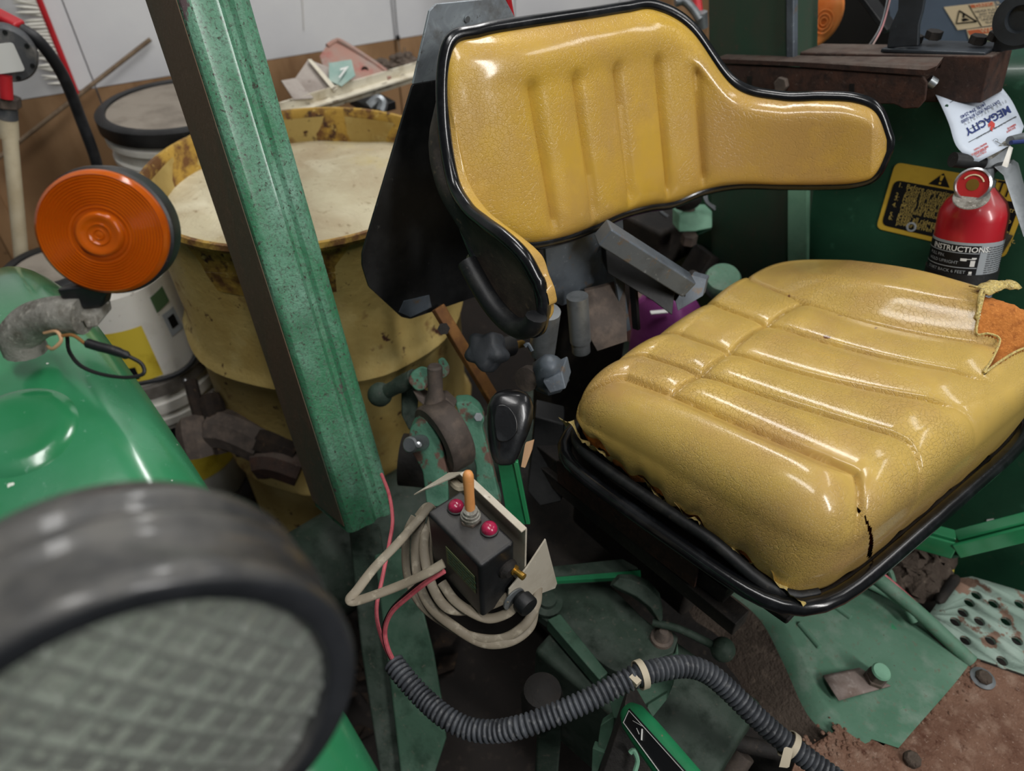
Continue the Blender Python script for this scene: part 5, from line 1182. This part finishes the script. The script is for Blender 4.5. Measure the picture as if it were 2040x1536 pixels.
m = MB(); m.lathe([(.0085, 0), (.0085, .0008), (.0055, .001), (.0055, 0)], D(.275, .14, .0008), dN, 20, caps=False); m.build('scuff_ring', K['grey_print'], dc)

# ================================================================ fire extinguisher
T_ = P(1943, 408, 1.06); Bm = P(1893, 640, 1.14)
eax = (T_ - Bm).normalized(); ER = .0465
ex_ = thing('fire_extinguisher', Bm, 'red fire extinguisher with instruction label beside the far fender', 'extinguisher')
EL = (T_ - Bm).length
m = MB(); m.lathe([(0, 0), (ER - .006, 0), (ER, .008), (ER, EL - .018), (ER * .97, EL - .008), (ER * .85, EL + .006), (ER * .6, EL + .018), (.022, EL + .024), (.018, EL + .030), (0, EL + .030)], Bm, eax, 48); m.build('cylinder', K['red_ext'], ex_)
tc_ = (CAM - T_); tc_ = (tc_ - eax * tc_.dot(eax)).normalized(); sd2 = eax.cross(tc_).normalized()
if sd2.dot(RT) < 0: sd2 = -sd2
def EC(a_, h, off=.0006): return Bm + eax * h + (tc_ * math.cos(a_) + sd2 * math.sin(a_)) * (ER + off)
def wrap(name, a0, a1, h0, h1, mt, off=.0006, par=None):
    m = MB(); m.grid([[EC(lerp(a0, a1, i / 24), lerp(h0, h1, j / 2), off) for i in range(25)] for j in range(3)]); return m.build(name, mt, par or ex_)
LH = EL - .046
lb1 = wrap('grey_label', -1.9, 1.9, .01, LH, K['grey_print'])
lb2 = wrap('black_panel', -1.75, .42, .02, LH - .004, K['black_print'], .001)
for k, h in enumerate((LH - .016, LH - .038, LH - .066)): wrap('panel_line', -1.72, .40, h, h + .0012, K['grey_print'], .0014, lb2)
def etext(s_, a0, h, size, mt, par, bold=0): text(s_, size, (0, 0, 0), (1, 0, 0), (0, 1, 0), mt, par, bold=bold, fn=lambda x, y: EC(a0 + x / ER, h + y, .0016))
etext('INSTRUCTIONS:', -1.05, LH - .0135, .0112, K['white_print'], lb2, .0002)
etext('PULL PIN.', -1.15, LH - .024, .0066, K['grey_print'], lb2); etext('HOLD UPRIGHT', -1.15, LH - .0325, .0066, K['grey_print'], lb2)
etext('START BACK 6 FEET', -1.15, LH - .046, .0066, K['grey_print'], lb2); etext('& AIM AT BASE', -1.15, LH - .0535, .0066, K['grey_print'], lb2); etext('OF FIRE', -1.15, LH - .061, .0066, K['grey_print'], lb2)
def pict(pts_):
    m = MB()
    for (x0, y0, x1, y1) in pts_:
        m.grid([[EC(lerp(x0, x1, i / 4) / ER, LH + y, .0016) for i in range(5)] for y in (y0, y1)])
    return m
pict([(-.004, -.027, .004, -.023), (.003, -.0245, .015, -.0235), (.009, -.035, .015, -.026), (.010, -.0235, .016, -.0215)]).build('pictogram', K['white_print'], lb2)
pict([(.009, -.055, .014, -.047), (.008, -.064, .0105, -.055), (.0125, -.064, .015, -.055), (-.004, -.0518, .009, -.0511), (.0095, -.0462, .0135, -.0425)]).build('pictogram', K['white_print'], lb2)
m = MB()
for k in range(34):
    h = LH - .008 - .0034 * k
    if h < .012: break
    x = .030
    while x < .074:
        l_ = random.uniform(.003, .010); m.grid([[EC(min(x + l_ * i, .076) / ER, h + y, .0012) for i in (0, .5, 1)] for y in (0, .0016)]); x += l_ + .0015
m.build('fine_print', K['pump'], lb1)
q = Bm + eax * (EL * .45); m = MB(); m.lathe([(ER + .001, -.008), (ER + .003, -.008), (ER + .003, .008), (ER + .001, .008), (ER + .001, -.008)], q, eax, 36, caps=False); b_ = FP(q.x, q.z); m.beam(q + V((0, ER, 0)), V((q.x, b_.y, q.z)), .03, .03); m.build('wall_bracket', K['black'], ex_)
# valve, gauge, levers
vt = Bm + eax * (EL + .024)
m = MB(); m.lathe([(.020, 0), (.020, .012), (.016, .014), (.016, .03), (0, .031)], vt, eax, 24); m.build('valve', K['lightsteel'], ex_)
gc = P(1938, 368, 1.0); gx = (CAM - gc).normalized() + V((-.15, -.0, -.1)); gx.normalize()
m = MB(); m.lathe([(0, -.02), (.019, -.02), (.021, -.014), (.0235, -.006), (.0235, .002), (.021, .004), (.0195, .001)], gc, gx, 36, caps=False); ga = m.build('gauge', K['silver'], ex_)
m = MB(); m.lathe([(.0198, .0005), (.0198, .001), (0, .0012)], gc, gx, 36); m.build('gauge_face', K['gauge'], ga)
m = MB(); m.lathe([(.008, .0014), (.008, .0018), (0, .002)], gc, gx, 20); m.build('gauge_hub', K['brass'], ga)
x_, y_, z_ = frame(gx); m = MB(); m.tube([gc + gx * .002 + x_ * (.0135 * math.cos(a_)) + y_ * (.0135 * math.sin(a_)) for a_ in [.6 + k * .2 for k in range(12)]], .0011, 6); m.build('gauge_scale', K['cream_decal'], ga)
m = MB(); m.lathe([(0, -.001), (.022, -.001), (.023, 0), (.022, .001), (0, .001)], P(1935, 392, 1.005), (-.1, -.5, .85), 30); m.build('collar_ring', K['castalu'], ex_)
m = MB(); m.tube([P(1955, 325, 1.02), P(1938, 322, 1.015)], .010, 14); m.tube([P(1940, 322, 1.015), P(1898, 318, 1.01)], .0105, 18); m.build('nozzle', K['black'], ex_)
m = MB(); m.prism([P(u, v, 1.03) for u, v in [(1940, 332), (1960, 316), (2005, 292), (2012, 298), (1998, 335), (1978, 350), (1950, 345)]], V((-.006, .016, 0))); m.build('valve_head', K['lightsteel'], ex_, bevel=.002)
m = MB(); m.prism([P(u, v, 1.02) for u, v in [(1978, 332), (2012, 325), (2022, 332), (2060, 470), (2048, 480), (2038, 472), (1998, 350)]], V((-.002, .018, 0))); m.build('squeeze_handle', K['lightsteel'], ex_, bevel=.0015)
m = MB(); m.prism([P(u, v, 1.005) for u, v in [(1950, 312), (2012, 278), (2018, 286), (1975, 318)]], V((-.002, .016, 0))); m.build('carry_handle', K['castalu'], ex_, bevel=.0015)
m = MB(); m.prism([P(u, v, .998) for u, v in [(1996, 330), (2010, 292), (2016, 296), (2006, 334)]], V((0, .004, 0))); m.build('seal_strip', K['white_plastic'], ex_)
m = MB(); m.tube([P(2012, 280, 1.0), P(2060, 268, 1.02)], .0062, 12); m.build('pull_pin', K['lightsteel'], ex_)
m = MB(); m.tube([P(2014, 284, .994), P(2060, 280, 1.01)], .003, 8); m.build('blue_cord', K['blue_print'], ex_)
# tag
tg_ = thing('inspection_tag', P(1985, 300, .99), 'white fire inspection tag hanging upside-down on the extinguisher', 'tag')
def TG(u, v, off=0):
    k = ((u - 1900) * .88 - (v - 200) * .476 - 60) / 90
    return P(u, v, .997 + .008 * k * k - off + max(0, 300 - v) * .00085)
corners = [(1868, 196), (1905, 290), (1935, 318), (1955, 320), (2030, 278), (2040, 250), (2022, 205), (1975, 150), (1930, 100), (1840, 150)]
G = []
lf = [(1836, 140), (1868, 196), (1890, 245), (1905, 290), (1935, 320)]; rg_ = [(1930, 85), (1975, 148), (2012, 195), (2028, 225), (2040, 252)]
lf = cr([V((a_, b_, 0)) for a_, b_ in lf], 5); rg_ = cr([V((a_, b_, 0)) for a_, b_ in rg_], 5)
G = [[TG(lerp(a_, b_, k / 8).x, lerp(a_, b_, k / 8).y) for k in range(9)] for a_, b_ in zip(lf, rg_)]
G.append([TG(lerp(V((1950, 322, 0)), V((2030, 280, 0)), k / 8).x, lerp(V((1950, 322, 0)), V((2030, 280, 0)), k / 8).y) for k in range(9)])
m = MB(); m.grid(G); o = m.build('card', K['tagcard'], tg_, ang=70); o.modifiers.new('card', 'SOLIDIFY').thickness = .0005
tx, ty = V((-.88, .476, 0)), V((.476, .88, 0))
def ttext(s_, u, v, px_, mt, bold=0, sq=1.0):
    text(s_, px_, (0, 0, 0), (1, 0, 0), (0, 1, 0), mt, tg_, bold=bold, squeeze=sq, fn=lambda x, y: TG(u + tx.x * x + ty.x * y, v + tx.y * x + ty.y * y, .0014))
ttext('MEGACITY', 2009, 210, 21, K['blue_print'], .6, .98)
ttext('F I R E  &  S E C U R I T Y', 2004, 198, 9, K['grey_print'], 0, 1.0)
ttext('DAYTON (937) 879-5000', 1990, 199, 9.5, K['blue_print'], .12, .85); ttext('(419) 394-2540', 1962, 204, 9.5, K['blue_print'], .1, .95)
ttext('DO NOT', 2022, 252, 5, K['red_print'], .15); ttext('REMOVE', 2023, 246, 5, K['red_print'], .15)
for k, s_ in enumerate(('FOR CITY,', 'STATE AND', 'FIRE INSURANCE', 'INSPECTION')): ttext(s_, 1964 + (k > 1) * 4 - (k == 3) * 3, 300 - 5.4 * k, 5, K['red_print'], .15)
ttext('Ohio License No. 53-97-1001   D.O.T. Cert. # A317', 2024, 231, 4.8, K['blackwire'], .05, .88)
ttext('LICENSE NO.', 1987, 161, 6, K['blackwire'], .1); ttext('SERVICED BY', 1984, 156, 6, K['blue_print'], .1)
m = MB()
def tline(u0, v0, u1, v1, w_=.0004): m.tube([TG(lerp(u0, u1, f), lerp(v0, v1, f), .0012) for f in (0, .25, .5, .75, 1)], w_, 4)
tline(1987, 157, 1965, 169); tline(1893, 204, 1912, 193); tline(1930, 258, 1985, 228); tline(2025, 232, 1930, 283); m.build('rule_lines', K['blackwire'], tg_)
m = MB(); m.lathe([(0, 0), (.0024, 0), (.0024, .0008), (0, .001)], TG(1886, 211, .001), CAM - TG(1886, 211), 14); m.build('punched_dot', K['green_dk'], tg_)
fl_ = [(1975, 240), (1968, 248), (1970, 254), (1974, 248), (1972, 258), (1977, 262), (1978, 252), (1981, 256), (1982, 246)]
m = MB(); m.prism([TG(u, v, .0014) for u, v in fl_], -FW * .0002); m.build('flame_emblem', K['red_print'], tg_)
m = MB(); m.lathe([(.0026, 0), (.0034, .0006), (.0034, -.0006), (.0026, 0)], TG(1983, 281, .001), CAM - TG(1983, 281), 16, caps=False); m.tube([TG(1983, 281, .003), TG(2000, 290, .008)], .0008, 6); m.build('wire_tie', K['silver'], tg_)

# ================================================================ far roll bar post and brackets
fp_ = thing('roll_bar_post', onY(1500, 520, .45), 'dark green roll bar post behind the far wing of the backrest', 'roll bar', 'roll bar posts')
def xl(z): return -.529 + (1.172 - z) * .245
def xr(z): return -.372 + (1.20 - z) * .30
rg = []
for z in (.25, .7, 1.1, 1.9):
    rg.append([V((xl(z), .43, z)), V((xr(z), .43, z)), V((xr(z), .53, z)), V((xl(z), .53, z))])
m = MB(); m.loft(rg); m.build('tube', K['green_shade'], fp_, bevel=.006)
rg = []
for z in (.25, .7, .98):
    rg.append([V((xr(z) + .003, .425, z)), V((xr(z) + .045, .425, z)), V((xr(z) + .045, .437, z)), V((xr(z) + .003, .437, z))])
m = MB(); m.loft(rg); m.build('lower_flange', K['aqua'], fp_, bevel=.003)
rg = []
for z in (1.15, 1.4, 1.9):
    rg.append([V((xr(z) + .001, .425, z)), V((xr(z) + .016, .425, z)), V((xr(z) + .016, .44, z)), V((xr(z) + .001, .44, z))])
m = MB(); m.loft(rg); m.build('upper_flange', K['greysteel'], fp_, bevel=.003)
m = MB(); m.prism([onY(u, v, .44) for u, v in [(1385, 470), (1418, 455), (1425, 560), (1410, 545)]], (0, .02, 0)); m.build('gusset', K['green_dk'], fp_, bevel=.002)
# slotted angle bracket
ab = thing('slotted_angle', onY(1650, 200, .395), 'dark rusty slotted angle bracket above the far backrest wing', 'bracket')
web = [(1420, 128), (1600, 135), (1838, 152), (1846, 165), (1842, 200), (1828, 216), (1800, 217), (1780, 208), (1420, 205)]
m = MB(); m.prism([onY(u, v, .395) for u, v in web], (0, .006, 0)); m.build('web', K['rustbrown'], ab, bevel=.002)
tpw = [onY(u, v, .392) for u, v in [(1420, 125), (1600, 133), (1842, 150), (1862, 142)]]; tpb = [p + V((-.012 if k == 3 else 0, .048, 0)) for k, p in enumerate(tpw)]
m = MB(); m.prism(tpw + list(reversed(tpb)), (0, 0, .007)); m.build('flange', K['rustbrown'], ab, bevel=.002)
for u, v in ((1493, 161), (1697, 176)):
    m = MB(); m.prism([onY(u + a_, v + b_, .3945) for a_, b_ in ((-5, -9), (5, -9), (5, 9), (-5, 9))], (0, -.0006, 0)); m.build('slot', K['blackwire'], ab)
q = onY(1560, 167, .395); m = MB(); m.hexb(q, (0, -1, 0), .013, .010); m.build('bolt', K['castiron'], ab, bevel=.002)
m = MB(); m.tube([onY(1850, 160, .405), onY(1862, 168, .41)], .008, 10); m.build('stud', K['lightsteel'], ab)
# rusty square tube
rt_ = thing('square_tube', onY(1800, 200, .47), 'rusty square steel tube carrying the black yoke, upper right', 'tube')
fr = [onY(u, v, .47) for u, v in [(1590, 104), (1977, 112), (1955, 206), (1590, 200)]]
m = MB(); m.prism(fr, (0, .075, 0)); m.build('tube', K['rustbrown'], rt_, bevel=.003)
# black yoke
yk = thing('yoke', onY(1870, 100, .50), 'chipped black steel yoke bolted onto the rusty square tube', 'yoke')
zt2 = fr[0].z
def yz(u, v, d=.5): return onY(u, v, d)
b0, b1 = yz(1768, 98), yz(1975, 106)
m = MB(); m.prism([b0 + V((0, -.025, 0)), b1 + V((0, -.025, 0)), b1 + V((0, .05, 0)), b0 + V((0, .05, 0))], (0, 0, .006)); m.build('base', K['blackgloss'], yk, bevel=.002)
m = MB(); m.prism([yz(u, v, .48) for u, v in [(1766, 96), (1772, 55), (1788, 20), (1792, -60), (1850, -60), (1838, 20), (1830, 50), (1828, 92)]], (0, .008, 0)); m.build('upright', K['blackgloss'], yk, bevel=.002)
m = MB(); m.prism([yz(u, v, .50) for u, v in [(1975, 106), (1985, 60), (2000, 30), (2005, -60), (2080, -60), (2080, 90), (2030, 98)]], (0, .008, 0)); m.build('upright', K['blackgloss'], yk, bevel=.002)
q = yz(2038, 35, .495); m = MB(); m.lathe([(0, 0), (.030, 0), (.034, .004), (.034, .012), (.018, .013), (.016, .006), (0, .006)], q, (0, -1, 0), 36); m.build('boss', K['blackgloss'], yk)
for u, v in ((1812, 92), (1850, 84), (1938, 94), (1975, 88)):
    q = yz(u, v, .50); m = MB(); m.hexb(q + V((0, .01, .003)), (0, 0, 1), .0125, .012); m.build('nut', K['black_dirty'], yk, bevel=.001)
# blade
bl = thing('blade_panel', onY(1900, 140, .95), 'blue grey machine blade with warning decals in the upper right corner', 'blade')
m = MB(); m.prism([onY(u, v, .95) for u, v in [(1755, -80), (2300, -160), (2300, 240), (1790, 220), (1775, 60)]], (0, .012, 0)); m.build('face', K['blade'], bl, bevel=.003)
def BD(u, v, n=0): return onY(u, v, .9485 - n)
def decal(pix, name, mt, n=0, par=None):
    m = MB(); m.prism([BD(u, v, n) for u, v in pix], (0, .0003, 0)); return m.build(name, mt, par or bl)
d1 = decal([(1880, 14), (1978, 3), (2000, 47), (1908, 60)], 'danger_decal', K['cream_decal'])
decal([(1932, 10), (1977, 4.5), (1980, 11), (1936, 16)], 'red_header', K['orange_red_print'], .0006, d1)
decal([(1929, 10), (1930.5, 10), (1956, 52), (1954, 52.5)], 'divider', K['black_print'], .0006, d1)
for a_, b_ in (((1911, 21), (1905, 47)), ((1905, 47), (1946, 43)), ((1946, 43), (1911, 21))):
    m = MB(); m.beam(BD(*a_, .0008), BD(*b_, .0008), .0022, .0004, (0, 1, 0)); m.build('triangle_side', K['black_print'], d1)
decal([(1918, 27), (1922, 27), (1921, 36), (1917, 35)], 'hand_mark', K['black_print'], .0006, d1); decal([(1915, 38), (1924, 36), (1932, 40), (1918, 43)], 'hand_mark', K['black_print'], .0006, d1)
dx_ = (BD(1998, 24) - BD(1945, 31)).normalized(); dy_ = (BD(1880, 14) - BD(1908, 60)).normalized()
def btext(s_, u, v, size, mt, sq=1): text(s_, size, BD(u, v, .0008), dx_, dy_, mt, d1, squeeze=sq)
btext('DANGER', 1944, 15.5, .011, K['cream_decal'], 1.0)
for k, (s_, u, v) in enumerate((('NEVER PLACE', 1943, 26), ('ANY PART', 1952, 31), ('OF YOUR BODY', 1947, 37.5), ('UNDER THE', 1956, 42), ('BLADE.', 1965, 47))): btext(s_, u, v, .0075, K['pump'], .95)
d2 = decal([(1925, 59), (2000, 50), (2030, 85), (1935, 92)], 'warning_decal', K['cream_decal'], .0002)
decal([(1927, 61), (2000, 52), (2004, 62), (1932, 70)], 'orange_header', K['orange_red_print'], .0008, d2)
text('WARNING', .013, BD(1955, 65.5, .001), dx_, dy_, K['cream_decal'], d2)
m = MB(); m.beam(BD(1937, 75, .001), BD(1985, 69, .001), .0012, .0004, (0, 1, 0)); m.beam(BD(1957, 78, .001), BD(1985, 74, .001), .0012, .0004, (0, 1, 0)); m.build('fine_print', K['pump'], d2)
d3 = decal([(1984, 12), (2040, 6), (2060, 40), (2005, 46)], 'side_decal', K['cream_decal'], -.0002); decal([(1988, 15), (2040, 9), (2043, 18), (1994, 24)], 'red_header', K['red_print'], .0004, d3)
# black sheet standing in for the dark gap; a strut with wires
m = MB(); m.prism([onY(u, v, 1.10) for u, v in [(1600, -150), (1860, -150), (1900, 300), (1560, 260)]], (0, .02, 0)); m.build('dark_backdrop', K['blackwire'], label='black tarp standing in for the dark gap behind the far amber lamp', cat='backdrop')
m = MB(); m.beam(onY(1715, -20, .7), onY(1775, 60, .7), .04, .01); m.build('strut', K['black'], label='black strut slanting down beside the yoke', cat='strut', bevel=.002)
for k in range(3):
    m = MB(); m.tube(cr([onY(1772 + 3 * k, -20, .62), onY(1755 + 2 * k, 50, .60), onY(1728 + 4 * k, 95, .55)], 5), .0014, 6); m.build('thin_wire', [K['lightsteel'], K['blackwire'], K['pinkplastic']][k], label=['thin grey wire dropping beside the black strut', 'thin black wire dropping beside the black strut', 'thin pink wire dropping beside the black strut'][k], cat='wire', group='thin wires beside the strut')
# far amber lamp
fc_ = P(1603, 22, 1.42); fr_ = 73 / FPX * 1.42
lp_ = thing('warning_lamp', fc_ - V((0, 0, .07)), 'dusty orange warning lamp half hidden behind the far roll bar post', 'lamp', 'amber warning lamps')
fn_ = (CAM - fc_).normalized()
m = MB(); m.lathe([(fr_, -.012), (fr_ * .985, 0), (fr_ * .9, .006), (fr_ * .5, .010), (0, .011)], fc_, fn_, 48, caps=False); m.build('lens', K['amberlens2'], lp_, ang=60)
x_, y_, z_ = frame(fn_)
for rr in (.006, .011, .017):
    m = MB(); m.tube([P(1641, 43, 1.405) + x_ * (rr * math.cos(a_)) + y_ * (rr * 1.25 * math.sin(a_)) for a_ in [2 * math.pi * k / 24 for k in range(24)]], .001, 6, closed=True); m.build('bullseye_ring', K['amberlens2'], lp_)
m = MB(); m.lathe([(fr_ * .97, -.013), (fr_, -.02), (fr_ * .9, -.05), (0, -.055)], fc_, fn_, 48, caps=False); m.build('housing', K['blackplastic'], lp_)
m = MB(); m.tube(cr([P(1598, 2, 1.30), P(1616, 30, 1.30), P(1625, 60, 1.30), P(1626, 96, 1.30)], 5), .0022, 8); m.build('lamp_wire', K['blackwire'], label='black wire curving down in front of the far orange lamp', cat='wire')
# ================================================================ clutter behind the seat
pc_ = P(1312, 545, 1.75)
t = thing('plastic_tub', (pc_.x, pc_.y, FLOOR), 'dusty pink plastic tub on the floor behind the seat', 'tub')
m = MB(); m.lathe([(0, FLOOR), (.09, FLOOR), (.115, pc_.z - .01), (.12, pc_.z), (.115, pc_.z + .004), (.108, pc_.z - .003)], (pc_.x, pc_.y, 0), (0, 0, 1), 40); m.build('body', K['pinkplastic'], t)
m = MB(); m.lathe([(.109, pc_.z - .008), (0, pc_.z - .010)], (pc_.x, pc_.y, 0), (0, 0, 1), 40, caps=False); m.build('dusty_lid', K['grey_lid'], t)
q = P(1330, 640, 1.45); t = thing('purple_jug', (q.x, q.y, q.z - .2), 'purple plastic jug with white stripe behind the seat', 'jug')
m = MB(); m.loft([[q + V((s_ * a_, s_ * b_ * .7, h)) for a_, b_ in ((-.06, -.06), (0, -.07), (.06, -.06), (.07, 0), (.06, .06), (0, .07), (-.06, .06), (-.07, 0))] for h, s_ in ((-.2, .9), (-.19, 1), (.03, 1), (.06, .7), (.075, .4))]); m.build('body', K['purple'], t, bevel=.01)
m = MB(); m.beam(P(1296, 623, 1.365), P(1330, 620, 1.365), .010, .002); m.build('white_stripe', K['white_print'], t)
m = MB(); m.tube(cr([P(1295, 590, 1.42), P(1315, 580, 1.4), P(1335, 590, 1.4), P(1340, 610, 1.4)], 5), .010, 10); m.build('handle', K['purple'], t)
t = thing('hitch_bracket', P(1385, 450, 1.5), 'pale green hitch lug with bolt beside the far post', 'bracket')
m = MB(); m.prism([P(u, v, 1.45) for u, v in [(1352, 425), (1420, 420), (1420, 455), (1385, 462), (1352, 463)]], V((-.04, .03, -.01))); m.build('lug', K['aqua'], t, bevel=.004)
m = MB(); m.hexb(P(1371, 485, 1.47), (0, 0, 1), .017, .022); m.build('nut', K['castiron'], t, bevel=.002)
m = MB(); m.tube([P(1371, 400, 1.45), P(1371, 425, 1.47)], .014, 12); m.build('bolt_shank', K['castiron'], t)
m = MB(); m.ball(P(1365, 390, 1.42), .035, k=.8); m.build('ball_housing', K['black_dirty'], t)
m = MB(); m.box(P(1310, 440, 1.65), (.2, .22, .10)); m.build('dark_casting', K['black_dirty'], label='dark iron casting behind the seat under the backrest', cat='casting', bevel=.01)
m = MB(); m.tube(cr([P(1305, 395, 1.45), P(1315, 420, 1.45), P(1330, 432, 1.45)], 5), .004, 8); m.build('grey_cable', K['lightsteel'], label='short grey cable below the backrest edge', cat='cable')
for k in range(2):
    m = MB(); m.tube(cr([P(1402 + 6 * k, 372, 1.42), P(1405 + 4 * k, 400, 1.42), P(1425, 418 - 5 * k, 1.42)], 5), .0022, 8); m.build('hose_line', K['lightsteel'], label=['thin grey line looping by the far post', 'second thin grey line nearer the far post'][k], cat='hose', group='thin grey lines by the far post')
m = MB(); m.box(P(1255, 420, 1.75), (.05, .05, .30)); m.build('maroon_post', mat('maroon_paint', '#4a1522', .6), label='dark maroon post far behind the backrest', cat='post')
m = MB(); m.box(P(1295, 500, 1.95), (.06, .36, .40)); m.build('brown_box', K['brown_panel'], label='dim brown box behind the pink tub', cat='box', bevel=.004)
m = MB(); m.beam(P(1410, 500, 1.52), P(1375, 555, 1.55), .06, .03); m.build('rubber_block', K['black_dirty'], label='black rubber block between pink tub and far post', cat='block', bevel=.003)
m = MB(); m.lathe([(.03, -.03), (.034, 0), (.03, .008), (0, .012)], P(1440, 556, 1.33), (.2, -.4, 1), 28); m.build('breather_dome', K['green_dust'], label='dusty green round cap behind the far rear seat corner', cat='dome')
t = thing('hydraulic_fitting', P(1380, 40, 1.5), 'grey hydraulic fitting beside the far roll bar post, top', 'fitting')
m = MB(); m.tube(cr([P(1345, 5, 1.5), P(1362, 2, 1.5), P(1380, 18, 1.5), P(1395, 40, 1.5)], 5), .009, 10); m.build('elbow', K['lightsteel'], t)
m = MB(); m.tube([P(1396, 25, 1.5), P(1398, 55, 1.52)], .014, 14); m.build('coupler', K['lightsteel'], t)
m = MB(); m.tube([P(1386, -20, 1.52), P(1392, 30, 1.52)], .010, 12); m.build('red_sleeve', K['red_metal'], t)
